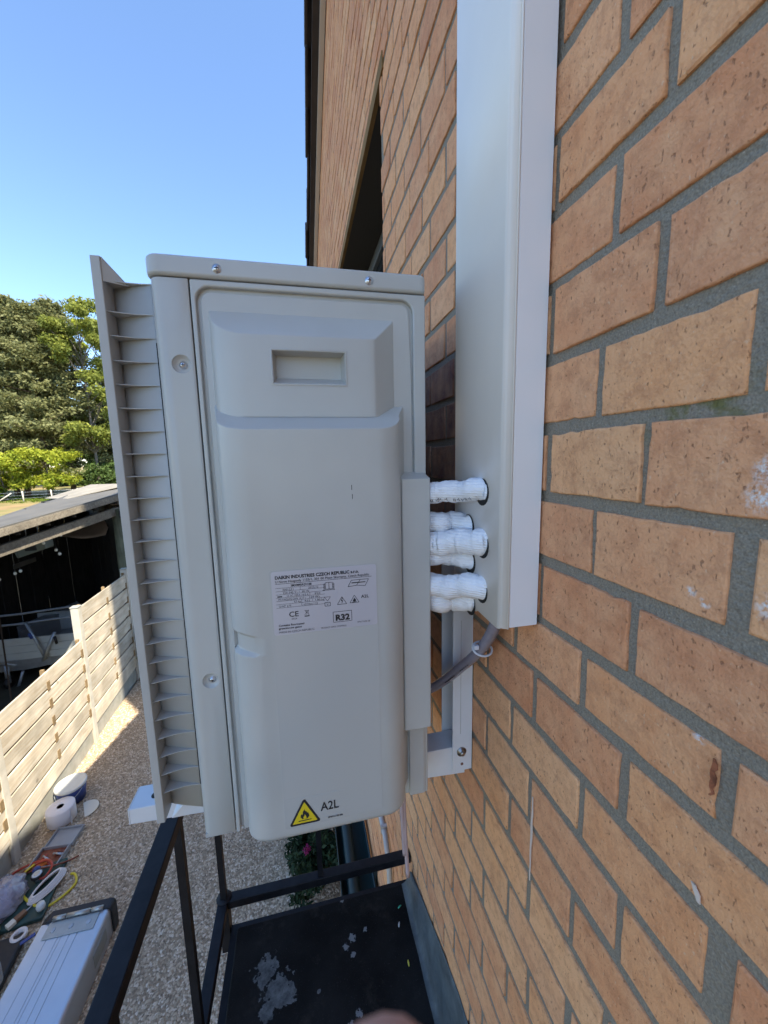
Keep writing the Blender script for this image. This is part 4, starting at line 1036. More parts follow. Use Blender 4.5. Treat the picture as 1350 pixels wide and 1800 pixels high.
# ================================================================== FENCE
fence = empty('garden_fence', (-3.3, 5.5, GZ), 'sunlit wooden board fence with pale posts along the gravel', 'fence')
posts = [(-3.150, 2.45, -2.95), (-3.225, 4.30, -2.50), (-3.300, 6.115, -2.05), (-3.385, 7.90, -1.98)]
for x, y, zt in posts:
    p = MB().prism([(x-.05, y-.045), (x+.05, y-.045), (x+.05, y+.045), (x-.05, y+.045)], XY, GZ-.1, zt).build('post', 'fence_post', fence, bevel=.006)
    MB().box(x-.055, x+.055, y-.05, y+.05, zt+.001, zt+.022).build('post_cap', 'concrete', p, bevel=.005)
tops = [-3.05, -2.53, -2.05]
for k in range(3):
    (xa, ya, _), (xb, yb2, _) = posts[k], posts[k+1]
    L = math.dist((xa, ya), (xb, yb2)); ux, uy = (xb-xa)/L, (yb2-ya)/L; nx, ny = uy, -ux   # normal towards the yard (+x)
    def P(s, d, z): return (xa+ux*s+nx*d, ya+uy*s+ny*d, z)
    def slab_(s0, s1, d0, d1, z0, z1, tw=0):
        vs = [P(s0, d0, z0), P(s1, d0, z0), P(s1, d1, z0), P(s0, d1, z0), P(s0, d0, z1+tw), P(s1, d0, z1-tw), P(s1, d1, z1-tw), P(s0, d1, z1+tw)]
        return MB().add(vs, [(3, 2, 1, 0), (4, 5, 6, 7), (0, 1, 5, 4), (1, 2, 6, 5), (2, 3, 7, 6), (3, 0, 4, 7)])
    zb0 = GZ+.24
    slab_(.046, L-.046, -.018, .018, GZ-.05, zb0-.004).build('gravel_board', 'concrete', fence, bevel=.004)
    H_ = tops[k]-zb0; nB = round(H_/.255); pitch = H_/nB
    panel = slab_(.060, .095, -.020, .016, zb0, tops[k]+.015).build('panel', 'batten', fence)
    for s_ in (L*.5-.018, L-.095):
        slab_(s_, s_+.035, -.020, .016, zb0, tops[k]+.015+(.006)).build('batten', 'batten', panel)
    for i in range(nB):
        z0 = zb0+i*pitch
        slab_(.050, L-.050, .0165, .036, z0+.016, z0+pitch-.016, random.uniform(-.004, .004)).build('board', 'fence', panel, bevel=.003)
        slab_(.050, L-.050, -.036, -.0205, z0-.07, z0+.07, random.uniform(-.003, .003)).build('rear_board', 'fence', panel)
        if i:
            for s_ in (L*.5-.018, L-.10): slab_(s_, s_+.05, .0365, .0450, z0-.016, z0+.10).build('spacer', 'batten', panel)
# bush by the end of the fence
rb = random.Random(2); t = empty('clipped_bush', (-3.05, 8.35, GZ), 'bright green bush at the far end of the fence', 'bush')
cl = np.array([(-3.05+rb.uniform(-.38, .38), 8.35+rb.uniform(-.35, .35), GZ+.25+rb.uniform(0, .75)) for _ in range(40)])
MB().tube([(-3.05, 8.35, GZ-.02), (-3.03, 8.36, GZ+.5)], [.03, .015], 6).build('stem', 'bark2', t)
crown('foliage', 'hedge', t, *leaves(5000, cl, .2, .035))
# flowering plant under the deck
t = empty('flowering_plant', (-.02, 3.45, GZ), 'dark leafy plant with pink flowers in a pot below the deck', 'plant')
MB().lathe([(.14, 0), (.19, .26), (.205, .28), (.19, .28), (.18, .2), (0, .2)], (-.02, 3.45, GZ), 20).build('pot', 'black', t)
cl = np.array([(-.02+rb.uniform(-.22, .2), 3.45+rb.uniform(-.5, .5), GZ+.3+rb.uniform(0, .4)) for _ in range(34)])
crown('foliage', 'dark_leaf', t, *leaves(4200, cl, .12, .03))
for q in range(4):
    x, y, z = (-.16, 3.38, GZ+.72) if q == 0 else (-.12, 3.14, GZ+.62) if q == 1 else (-.02+rb.uniform(-.2, .1), 3.45+rb.uniform(-.45, .4), GZ+.7+rb.uniform(0, .08))
    V, F, T = leaves(60, np.array([(x, y, z)]), .035, .022)
    me = np_mesh('flower', V-np.array((-.02, 3.45, GZ)), F, 'pink'); o = bpy.data.objects.new('flower', me); COL.objects.link(o); o.parent = t

# ================================================================== SHED
sh = empty('open_shed', (-5.5, 9.5, GZ), 'weathered open timber shed with dark inside behind the fence', 'shed')
A = Vector((-3.66, 8.75, -.62)); B = Vector((-4.60, 5.60, -1.02))      # front roof edge
ud = (B-A).normalized(); bk = Vector((-.62, .78, -.02)).normalized()
def beam(p, q, w_, h_, name, m_, parent, off=(0, 0, 0)):
    p = Vector(p)+Vector(off); q = Vector(q)+Vector(off); d = (q-p).normalized(); s = d.cross(Vector((0, 0, 1))).normalized()*w_/2; u = Vector((0, 0, h_/2))
    vs = [p-s-u, p+s-u, p+s+u, p-s+u, q-s-u, q+s-u, q+s+u, q-s+u]
    return MB().add(vs, [(3, 2, 1, 0), (4, 5, 6, 7), (0, 1, 5, 4), (1, 2, 6, 5), (2, 3, 7, 6), (3, 0, 4, 7)]).build(name, m_, parent, bevel=.006)
beam(A-ud*.1+Vector((-.02, 0, -.05)), B+Vector((-.02, 0, -.05)), .045, .12, 'fascia', 'shed_wood', sh)
beam(A+bk*.25+Vector((0, 0, -.34)), B+bk*.25+Vector((0, 0, -.34)), .08, .17, 'beam', 'shed_wood', sh)
px, py = -3.80, 8.95
MB().lathe([(.125, 0), (.122, 1.7), (.118, 4.0), (0, 4.0)], (px, py, GZ-.72), 14).build('post', 'shed_post', sh)
beam((px-.12, py-.02, -.74), (px+.6, py+.45, -.70), .09, .2, 'crosspiece', 'shed_wood', sh)
beam((px+.06, py-.13, -1.02), (px+.4, py+.0, -1.0), .12, .16, 'gutter_block', 'black', sh)
MB().lathe([(.09, 0), (.09, 3.7), (0, 3.7)], (-4.75, 5.75, GZ-.72), 10).build('post', 'shed_post', sh)
# roof slab with two kinds of sheet
E1, E2 = A-ud*1.1, B+ud*.5; back = 5.2
r_ = [E1, E2, E2+bk*back+Vector((0, 0, -.50)), E1+bk*back+Vector((0, 0, -.08))]
ro = MB().add([p for p in r_]+[p+Vector((0, 0, .035)) for p in r_], [(3, 2, 1, 0), (4, 5, 6, 7), (0, 1, 5, 4), (1, 2, 6, 5), (2, 3, 7, 6), (3, 0, 4, 7)]).build('roof', 'shed_roof', sh)
q_ = [E1+bk*1.2+Vector((0, 0, .030)), E1+ud*1.6+bk*2.6+Vector((0, 0, -.045)), E1+ud*1.6+bk*back+Vector((0, 0, -.115)), E1+bk*back+Vector((0, 0, -.03))]
MB().add([p for p in q_]+[p+Vector((0, 0, .01)) for p in q_], [(3, 2, 1, 0), (4, 5, 6, 7), (0, 1, 5, 4), (1, 2, 6, 5), (2, 3, 7, 6), (3, 0, 4, 7)]).build('roof_sheet', 'shed_sheet', ro)
for i in range(7):
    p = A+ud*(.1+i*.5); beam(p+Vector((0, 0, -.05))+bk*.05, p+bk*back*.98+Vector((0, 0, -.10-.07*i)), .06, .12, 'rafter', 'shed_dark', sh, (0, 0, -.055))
# dark inside walls, each of vertical boards
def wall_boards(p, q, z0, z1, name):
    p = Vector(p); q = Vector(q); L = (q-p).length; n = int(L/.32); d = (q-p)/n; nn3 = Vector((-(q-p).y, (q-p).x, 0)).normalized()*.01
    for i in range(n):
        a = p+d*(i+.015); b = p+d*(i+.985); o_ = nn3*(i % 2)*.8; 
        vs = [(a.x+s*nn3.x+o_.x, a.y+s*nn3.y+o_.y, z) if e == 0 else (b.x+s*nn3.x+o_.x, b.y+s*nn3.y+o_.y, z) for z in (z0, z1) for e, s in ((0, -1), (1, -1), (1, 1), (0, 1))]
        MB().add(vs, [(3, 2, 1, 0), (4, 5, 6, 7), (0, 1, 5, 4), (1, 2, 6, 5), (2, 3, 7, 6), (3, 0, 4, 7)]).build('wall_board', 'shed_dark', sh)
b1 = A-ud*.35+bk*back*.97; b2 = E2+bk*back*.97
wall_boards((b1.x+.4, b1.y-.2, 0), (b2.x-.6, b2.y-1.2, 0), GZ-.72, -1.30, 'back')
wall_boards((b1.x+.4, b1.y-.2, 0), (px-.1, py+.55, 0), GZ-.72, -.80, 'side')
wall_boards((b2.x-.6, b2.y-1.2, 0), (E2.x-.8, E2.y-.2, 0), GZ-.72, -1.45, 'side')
wp = b1+(b2-b1)*.16-bk*.12
wf = MB()
du = (b2-b1).normalized()
def wbox(s0, s1, z0, z1, d0, d1):
    c = [wp+du*s0-bk*d0, wp+du*s1-bk*d0, wp+du*s1-bk*d1, wp+du*s0-bk*d1]
    return MB().add([(p.x, p.y, z) for z in (z0, z1) for p in c], [(3, 2, 1, 0), (4, 5, 6, 7), (0, 1, 5, 4), (1, 2, 6, 5), (2, 3, 7, 6), (3, 0, 4, 7)])
f_ = wbox(-.05, 1.0, -2.52, -2.46, 0, .07); 
for a in ((-.05, .0, -3.6, -2.521), (.95, 1.0, -3.6, -2.521), (.001, .949, -3.6, -3.54)):
    x = wbox(a[0], a[1], a[2], a[3], 0, .07); f_.add(x.v, x.f)
M['old_frame'] = mat('old_window_frame', (.16, .15, .13), .7, vary=.2, vscale=6)
f_ = f_.build('window', 'old_frame', sh); wbox(.001, .949, -3.539, -2.521, .02, .03).build('pane', 'glass', f_)
beam(b1+du*.2-bk*.3+Vector((0, 0, -1.6)), b1+du*2.0-bk*.3+Vector((0, 0, -1.55)), .03, .12, 'shelf_edge', 'old_frame', sh)
o = wbox(-.2, 1.5, GZ-.45, GZ+.25, .35, .75).build('storage_trunk', 'tray', None, bevel=.01); tag(o, 'grey low trunk under the window inside the shed', 'trunk')
wbox(-.21, 1.51, GZ+.252, GZ+.30, .34, .76).build('trunk_lid', 'tray', o, bevel=.01); wbox(-.1, 0, GZ-.71, GZ-.451, .4, .7).build('trunk_foot', 'black', o); wbox(1.3, 1.4, GZ-.71, GZ-.451, .4, .7).build('trunk_foot', 'black', o)
# leaning timber
o = beam((-6.3, 8.2, -4.9), (-7.0, 9.0, -1.25), .09, .09, 'timber_brace', 'dark_timber', None); tag(o, 'brown diagonal timber brace leaning inside the shed', 'timber')
o = beam((-6.0, 8.6, -4.9), (-6.9, 10.0, -2.0), .03, .03, 'broom_pole', 'dark_timber', None); tag(o, 'thin pole leaning in the dark shed', 'pole')
# box hung below the beam
hb = [Vector((-5.522, 8.5, -1.507)), Vector((-4.964, 8.5, -1.32)), Vector((-4.952, 8.5, -1.605)), Vector((-5.445, 8.5, -1.761))]
hx = MB(); dd = Vector((0, .28, 0)); hx.add([p for p in hb]+[p+dd for p in hb], [(0, 1, 2, 3), (7, 6, 5, 4), (0, 4, 5, 1), (1, 5, 6, 2), (2, 6, 7, 3), (3, 7, 4, 0)])
o = hx.build('hanging_heater', 'grey_box', None, bevel=.02); tag(o, 'grey box heater hanging under the shed roof', 'heater')
MB().box(-5.28, -5.10, 8.478, 8.499, -1.62, -1.52).build('heater_grille', 'black', o)
MB().tube([(-5.3, 8.6, -1.42), (-5.3, 8.6, -.95)], .008, 5).tube([(-5.1, 8.6, -1.36), (-5.1, 8.6, -.9)], .008, 5).build('hanger', 'galv', o)
# tarp
tp = MB(); vs = []; G = 12
for i in range(G+1):
    for j in range(6):
        s = i/G; t_ = j/5; x = -6.25+1.35*s; y = 10.7+.5*t_; z = -1.75+.42*t_*(.45+.55*s)+.04*sin(s*7+t_*2)-.03*s
        vs.append((x, y, z))
tp.add(vs, [(i*6+j, (i+1)*6+j, (i+1)*6+j+1, i*6+j+1) for i in range(G) for j in range(5)], True)
o = tp.build('tarpaulin', 'tarp', None); tag(o, 'dusty pinkish tarpaulin slung at the back of the shed', 'tarpaulin'); sm = o.modifiers.new('s', 'SOLIDIFY'); sm.thickness = .01
# festoon bulbs
for i, (x, y, z) in enumerate(((-4.39, 8.0, -1.27), (-4.68, 8.0, -1.40), (-4.72, 8.4, -1.62), (-4.56, 8.2, -1.66), (-5.32, 8.2, -1.98), (-5.23, 8.2, -1.94), (-5.65, 8.3, -2.10), (-4.05, 8.4, -1.10), (-3.95, 8.6, -1.05))):
    o = MB().lathe([(0, -.028), (.018, -.022), (.026, 0), (.020, .02), (.012, .03)], (x, y, z), 10).build('festoon_bulb', 'bulb', None, smooth_all=True)
    tag(o, ['white festoon bulb just under the shed beam right of the heater', 'white festoon bulb closest to the right end of the heater', 'lower right festoon bulb of the pair beside the heater', 'festoon bulb nearest the tarpaulin beside the heater', 'left festoon bulb of the pair below the heater', 'right festoon bulb of the pair below the heater', 'leftmost festoon bulb deep in the dark shed', 'festoon bulb under the beam above the tarpaulin', 'festoon bulb nearest the round shed post'][i], 'light bulb', 'festoon bulbs in the shed')
    MB().lathe([(.012, .030), (.012, .055), (0, .056)], (x, y, z), 8).tube([(x, y, z+.05), (x, y, -.95 if z > -1.5 else z+.5)], .003, 4).build('bulb_socket', 'black', o)

class TB(MB):
    def build(s, *a, **k):
        s.v = [(x*1.27, y*1.27, z*1.27) for x, y, z in s.v]; return MB.build(s, *a, **k)
# boat trailer with white planked side
tb = empty('boat_trailer', (-6.6, 9.9, GZ-.70), 'white planked boat trailer with grey tube rails in the shed', 'trailer')
def tp_(x, z, y=7.6): return (x, y, z)
for i, (za, zb2) in enumerate(((-3.15, -3.02), (-3.29, -3.155), (-3.42, -3.295))):
    TB().box(-7.4, -4.05-.06*i, 7.6, 7.63, za, zb2).build('side_plank', 'trailer_white', tb, bevel=.004)
TB().prism([(-7.4, -3.425), (-4.25, -3.425), (-4.45, -3.56), (-5.0, -3.62), (-7.4, -3.62)], XZ, 7.61, 8.9).build('hull', 'galv', tb)
TB().box(-7.4, -4.08, 8.87, 8.9, -3.42, -3.02).build('side_plank', 'trailer_white', tb)
TB().tube(bez([(-7.3, 7.62, -2.57), (-5.25, 7.6, -2.575), (-4.75, 7.6, -2.555), (-4.0, 7.62, -2.51)], 6), .020, 8).build('rail', 'galv', tb, smooth_all=True)
TB().tube(bez([(-7.3, 7.62, -2.75), (-5.28, 7.6, -2.755), (-4.75, 7.6, -2.735), (-4.0, 7.62, -2.70)], 6), .020, 8).build('rail', 'galv', tb, smooth_all=True)
for x in (-6.6, -5.6, -4.10): TB().tube([(x, 7.62, -3.02), (x, 7.62, -2.5)], .018, 8).build('rail_post', 'galv', tb, smooth_all=True)
TB().tube([(-4.85, 7.52, -2.70), (-4.72, 7.50, -3.05), (-4.62, 7.52, -3.42)], .024, 8).build('winch_post', 'galv', tb, smooth_all=True)
TB().tube([(-4.80, 7.495, -2.90), (-4.76, 7.49, -3.0)], .030, 8).build('winch_strap', 'blue', tb, smooth_all=True)
TB().tube([(-4.42, 7.5, -2.93), (-4.55, 7.48, -3.2), (-4.66, 7.5, -3.44)], .026, 8).build('lever', 'galv', tb, smooth_all=True)
TB().tube([(-4.42, 7.48, -3.0), (-4.40, 7.48, -3.14)], .022, 8).build('lever_grip', 'black', tb, smooth_all=True)
TB().tube([(-5.22, 7.50, -3.45), (-5.22, 7.50, -3.78)], .038, 10).build('jockey_leg', 'galv', tb, smooth_all=True)
TB().lathe([(0, -.03), (.09, -.03), (.10, -.015), (.10, .015), (.09, .03), (0, .03)], (-5.22, 7.50, -3.77), 14, axis=0).build('jockey_wheel', 'black', tb, smooth_all=True)
TB().tube([(-5.0, 7.52, -3.60), (-5.12, 7.5, -3.95)], .022, 8).tube([(-5.32, 7.5, -3.44), (-5.22, 7.5, -3.42), (-5.08, 7.5, -3.46)], .016, 8).build('brace', 'galv', tb, smooth_all=True)
TB().lathe([(0, -.08), (.25, -.08), (.28, -.05), (.28, .05), (.25, .08), (0, .08)], (-6.6, 8.2, -3.60), 18, axis=1).build('wheel', 'black', tb, smooth_all=True)
TB().box(-6.65, -6.55, 8.1, 8.3, -3.86, -3.6).build('axle_stand', 'galv', tb)

# ================================================================== THINGS ON THE GRAVEL
def on_g(z=0): return GZ+.010+z
bk_ = empty('paint_bucket', (-3.03, 5.02, on_g()), 'blue bucket with white lid standing against the fence', 'bucket')
MB().lathe([(.13, 0), (.155, .20), (.150, .20), (.12, .02), (0, .02)], (-3.03, 5.02, on_g()), 26).build('tub', 'blue', bk_)
MB().lathe([(.158, .196), (.166, .205), (.166, .225), (.155, .232), (.145, .224), (0, .222)], (-3.03, 5.02, on_g()), 26).build('lid', 'bucket_white', bk_)
MB().tube([( -3.03+.166*cos(t), 5.02+.166*sin(t)-.0, on_g(.19)-.10*sin((t-3.3)/2.6*pi)) for t in [3.3+2.6*k/12 for k in range(13)]], .004, 5).build('handle', 'galv', bk_)
pr_ = empty('paper_roll', (-2.99, 4.72, on_g()), 'large white paper roll standing on the gravel', 'paper roll')
MB().lathe([(.034, .185), (.034, .02), (.13, .0), (.140, .01), (.140, .180), (.132, .188), (.034, .185)], (-2.99, 4.72, on_g()), 28).build('roll', 'paper', pr_)
MB().lathe([(.034, .17), (.030, .17), (.030, .02), (.034, .02)], (-2.99, 4.72, on_g()), 16).build('core', 'brown', pr_)
MB().add([(-2.86, 4.67, on_g(.18)), (-2.82, 4.60, on_g(.16)), (-2.83, 4.60, on_g(.01)), (-2.86, 4.67, on_g(.0)), (-2.862, 4.668, on_g(.18)), (-2.822, 4.598, on_g(.16)), (-2.832, 4.598, on_g(.01)), (-2.862, 4.668, on_g(0))], [(0, 1, 2, 3), (7, 6, 5, 4)]).build('loose_sheet', 'paper', pr_)
hd = MB().prism([(-2.858+.0, 4.90)]+[(-2.78+.13*cos(radians(t)), 4.80+.13*sin(radians(t))) for t in range(110, -71, -15)], XY, on_g(.008), on_g(.02)).build('half_disc', 'cream', None, bevel=.002); tag(hd, 'cream half disc of board lying on the gravel', 'board')
# open grey tool tray
def orient(c, a): return lambda x, y, z: (c[0]+x*cos(a)-y*sin(a), c[1]+x*sin(a)+y*cos(a), on_g()+z)
def obox(T, x0, x1, y0, y1, z0, z1, mb_=None):
    mb_ = mb_ or MB(); vs = [T(x, y, z) for z in (z0, z1) for x, y in ((x0, y0), (x1, y0), (x1, y1), (x0, y1))]
    return mb_.add(vs, [(3, 2, 1, 0), (4, 5, 6, 7), (0, 1, 5, 4), (1, 2, 6, 5), (2, 3, 7, 6), (3, 0, 4, 7)])
T = orient((-2.83, 4.33), -.06)
tt = empty('tool_case', (-2.83, 4.33, on_g()), 'open grey tool case with red tools lying on the gravel', 'tool case')
m_ = obox(T, -.14, .14, .01, .24, .0, .012); obox(T, -.14, -.128, .01, .24, .012, .04, m_); obox(T, .128, .14, .01, .24, .012, .04, m_); obox(T, -.128, .128, .228, .24, .012, .04, m_)
m_.build('lid', 'tray', tt, bevel=.004)
m_ = obox(T, -.14, .14, -.24, -.005, .0, .012); obox(T, -.14, -.128, -.24, -.005, .012, .06, m_); obox(T, .128, .14, -.24, -.005, .012, .06, m_); obox(T, -.128, .128, -.24, -.228, .012, .06, m_); obox(T, -.128, .128, -.017, -.005, .012, .06, m_)
m_.build('tray', 'tray', tt, bevel=.004)
obox(T, -.125, .125, -.225, -.02, .0125, .030).build('insert', 'rust', tt)
for q in range(7):
    x, y = rb.uniform(-.1, .1), rb.uniform(-.2, -.05); a = rb.uniform(0, 3)
    p1 = T(x-.05*cos(a), y-.03*sin(a), .045); p2 = T(x+.05*cos(a), y+.03*sin(a), .055)
    MB().tube([p1, p2], [.012, .008], 8).build('tool', ('rust', 'galv', 'red')[q % 3], tt, smooth_all=True)
T2 = orient((-2.74, 4.02), .15)
gm = obox(T2, -.22, .12, -.45, .13, .0, .045).build('tool_roll', 'green_mat', None, bevel=.012); tag(gm, 'dark green tool case under the coiled hoses', 'tool case')
def coil(cx, cy, rx, ry, turns, z, wob=.02, a0=0, rise=.012, seed=1):
    r = random.Random(seed); n = int(turns*18); return [(cx+rx*cos(a0+k/18*2*pi)*(1+.03*sin(k*.7))+r.uniform(-wob, wob)*.2, cy+ry*sin(a0+k/18*2*pi)+r.uniform(-wob, wob)*.2, on_g(z)+rise*k/18+abs(sin(k*.35))*.008) for k in range(n+1)]
def hose(pts, r, m_, name, label, smooth=5):
    o = MB().tube(bez(pts, smooth), r, 8).build(name, m_, None, smooth_all=True); tag(o, label, 'hose'); return o
red_o = hose([(-2.80, 4.13, on_g(.09)), (-2.95, 4.17, on_g(.05)), (-3.10, 4.14, on_g(.02)), (-3.15, 4.04, on_g(.02)), (-3.04, 4.02, on_g(.03)), (-2.92, 4.10, on_g(.08)), (-2.80, 4.12, on_g(.1)), (-2.72, 4.05, on_g(.09)), (-2.74, 3.96, on_g(.07)), (-2.80, 3.96, on_g(.08))], .011, 'red', 'gauge_hose', 'red gauge hose looped over the tool case')
hose([(-2.90, 4.16, on_g(.06)), (-3.0, 4.10, on_g(.045)), (-3.06, 4.06, on_g(.045)), (-2.98, 4.06, on_g(.05)), (-2.85, 4.05, on_g(.09)), (-2.72, 4.05, on_g(.09)), (-2.62, 4.12, on_g(.04)), (-2.55, 4.18, on_g(.015))], .008, 'rust', 'gauge_hose', 'dark red gauge hose trailing onto the gravel')
hose([(-2.90, 4.10, on_g(.10)), (-2.96, 4.04, on_g(.08)), (-2.93, 3.92, on_g(.06)), (-2.84, 3.82, on_g(.06)), (-2.72, 3.73, on_g(.06)), (-2.60, 3.70, on_g(.015)), (-2.48, 3.78, on_g(.015)), (-2.43, 3.88, on_g(.015)), (-2.48, 3.97, on_g(.015)), (-2.53, 3.99, on_g(.015))], .011, 'yellow', 'gauge_hose', 'yellow gauge hose curving out onto the gravel')
cw = MB()
for q in range(4):
    cw.tube([(-2.665+(.105-.012*q)*cos(t)*.9+.03*sin(t), 3.87+(.145-.010*q)*sin(t)+.04*cos(t), on_g(.060+.013*q)) for t in [2*pi*k/28 for k in range(28)]], .0095, 8, closed=True)
cw = cw.build('coiled_hose', 'hose_white', None, smooth_all=True); tag(cw, 'white hose coiled in several turns on the tool case', 'hose')
gg_ = empty('pressure_gauge', (-2.80, 3.97, on_g(.07)), 'round pressure gauge with pale face among the hoses', 'gauge')
MB().lathe([(0, 0), (.048, 0), (.050, .01), (.050, .03), (.046, .034), (.043, .030)], (-2.80, 3.965, on_g(.095)), 22).build('gauge_body', 'black', gg_)
MB().lathe([(.0428, .030), (.03, .0305), (0, .031)], (-2.80, 3.965, on_g(.095)), 22).build('dial', 'gauge', gg_)
MB().lathe([(.026, .0315), (.022, .0318)], (-2.80, 3.965, on_g(.095)), 22).build('dial_ring', 'galv', gg_)
MB().lathe([(.022, 0), (.022, .045), (.012, .05)], (-2.80, 3.965, on_g(.046)), 10).build('gauge_stem', 'galv', gg_)
o = MB().lathe([(.03, 0), (.034, .01), (.034, .05), (.02, .07), (0, .072)], (-2.85, 4.04, on_g(.05)), 14).build('blue_cap', 'blue', None); tag(o, 'small blue plastic cap beside the gauge', 'cap')
o = obox(orient((-2.88, 4.13), .5), -.06, .06, -.04, .04, .02, .06).build('orange_box', 'orange', None, bevel=.008); tag(o, 'small orange plastic box under the red hose', 'box')
# plastic bag
bmv = bmesh.new(); bmesh.ops.create_icosphere(bmv, subdivisions=4, radius=1)
for v in bmv.verts:
    p = v.co; a = atan2(p.y, p.x)
    k = 1+.13*abs(sin(a*3.5+p.z*2))-.10*abs(sin(a*7+p.z*5+1))+.09*abs(sin(p.x*8+p.y*5))+.05*sin(p.z*13+p.x*17)
    top = max(0, p.z)**3
    p.x = p.x*.19*k*(1-.15*top)+.04*top; p.y = p.y*.22*k*(1-.15*top); p.z = max(-.085, p.z*.12*k+.03*top)
me = bpy.data.meshes.new('plastic_bag'); bmv.to_mesh(me); bmv.free()
for p in me.polygons: p.use_smooth = True
me.materials.append(M['bag']); o = bpy.data.objects.new('plastic_bag', me); COL.objects.link(o); o.location = (-3.02, 3.78, on_g(.09)); tag(o, 'crumpled translucent plastic bag with blue contents by the fence', 'bag'); WORLD[o.name] = o.location.copy()
MB().lathe([(0, -.05), (.08, -.04), (.11, 0), (.08, .04), (0, .05)], (-3.01, 3.75, on_g(.08)), 14).build('contents', 'bag_core', o, smooth_all=True)
o = MB().tube([(-2.93+.075*cos(t), 3.52+.06*sin(t), on_g(.07)+.03*sin(t)) for t in [2*pi*k/20 for k in range(20)]], .012, 8, closed=True).build('wire_reel', 'yellow', None, smooth_all=True); tag(o, 'green and yellow reel of wire next to the bag', 'reel')
MB().lathe([(0, 0), (.065, 0), (.065, .045), (0, .045)], (-2.93, 3.52, on_g(.02)), 16).build('reel_core', 'green_mat', o)
br_ = empty('brush', (-2.76, 3.62, on_g()), 'brown handled brush with pale bristles lying on the green case', 'brush')
T3 = orient((-2.75, 3.62), .95); obox(T3, -.03, .05, -.024, .024, .05, .085).build('handle', 'brown', br_, bevel=.006); obox(T3, -.09, -.031, -.026, .026, .05, .08).build('bristles', 'cream', br_)
MB().tube([T3(.05, 0, .07), T3(.10, 0, .07)], [.007, .005], 8).build('tip', 'galv', br_)
o = MB().lathe([(.036, .0), (.060, .0), (.060, .030), (.036, .030), (.036, .0)], (-2.655, 3.46, on_g(.045)), 22).build('tape_roll', 'hose_white', None); tag(o, 'roll of pale tape beside the aluminium case', 'tape')
o = MB().lathe([(0, -.03), (.03, -.028), (.036, 0), (.03, .028), (0, .03)], (-2.60, 3.66, on_g(.085)), 14).build('white_cap', 'bucket_white', None, smooth_all=True); tag(o, 'small white rounded cap next to the yellow hose', 'cap')
o = obox(orient((-2.78, 3.22), .1), -.22, .20, -.35, .24, .0, .07).build('tool_bag', 'black', None, bevel=.02); tag(o, 'dark flat tool bag in the bottom corner by the case', 'bag')
T4 = orient((-2.55, 3.40), .6); obox(T4, -.05, .05, -.015, .015, .071, .085).build('pocket', 'blue', o, bevel=.004)
o = MB().lathe([(0, 0), (.055, 0), (.058, .01), (.058, .14), (.04, .165), (.02, .17), (0, .17)], (-2.62, 3.12, on_g(.07)), 20).build('spray_can', 'alu', None, smooth_all=True); tag(o, 'shiny metal can standing on the dark tool bag', 'can')

# aluminium case with hinge and rubber corner
ac = empty('aluminium_case', (-2.13, 2.4, GZ+.01), 'long aluminium case with hinge plate and black rubber end', 'case')
CX0, CX1, CY0, CY1, CZ0, CZ1 = -2.405, -1.865, .75, 3.34, GZ+.012, -3.93
m_ = MB()
prof = [(CX0, CZ0), (CX1, CZ0), (CX1, CZ1-.035)]+arc(CX1-.035, CZ1-.035, .035, 0, 90, 5)+[(CX0+.36, CZ1), (CX0+.357, CZ1-.005), (CX0+.353, CZ1-.005), (CX0+.35, CZ1)]
for gx in (.30, .24, .215, .13): prof += [(CX0+gx, CZ1), (CX0+gx-.002, CZ1-.004), (CX0+gx-.005, CZ1-.004), (CX0+gx-.007, CZ1)]
prof += [(CX0+.09, CZ1), (CX0+.088, CZ1-.012), (CX0+.015, CZ1-.012)]+arc(CX0+.02, CZ1-.034, .02, 95, 180, 4)
m_.prism(prof, XZ, CY0, CY1).build('shell', 'alu', ac)
MB().prism([(CX0-.012, CZ0), (CX1+.014, CZ0), (CX1+.014, CZ1-.03)]+arc(CX1-.030, CZ1-.030, .044, 0, 90, 6)+[(CX0+.06, CZ1+.014), (CX0-.012, CZ1-.05)], XZ, CY1+.002, CY1+.085).build('rubber_end', 'black', ac, bevel=.012, seg=3)
hg = MB().box(CX0+.085, CX0+.47, CY1-.135, CY1-.012, CZ1+.002, CZ1+.007).build('hinge_plate', 'hinge', ac, bevel=.002)
for a, b in ((.10, .195), (.205, .385), (.395, .485)): MB().tube([(CX0+a, CY1+.008, CZ1+.018), (CX0+b, CY1+.008, CZ1+.018)], .017, 12).build('knuckle', 'hinge', hg, smooth_all=True)
for a in (.14, .275, .41): MB().lathe([(.020, .0), (.017, .004), (.011, .001), (.006, .003), (0, .003)], (CX0+a, CY1-.075, CZ1+.0072), 16).build('rivet', 'galv', hg)
MB().box(CX1+.0005, CX1+.004, CY1-.30, CY1-.10, CZ0+.07, CZ0+.19).build('name_plate', 'hinge', ac)

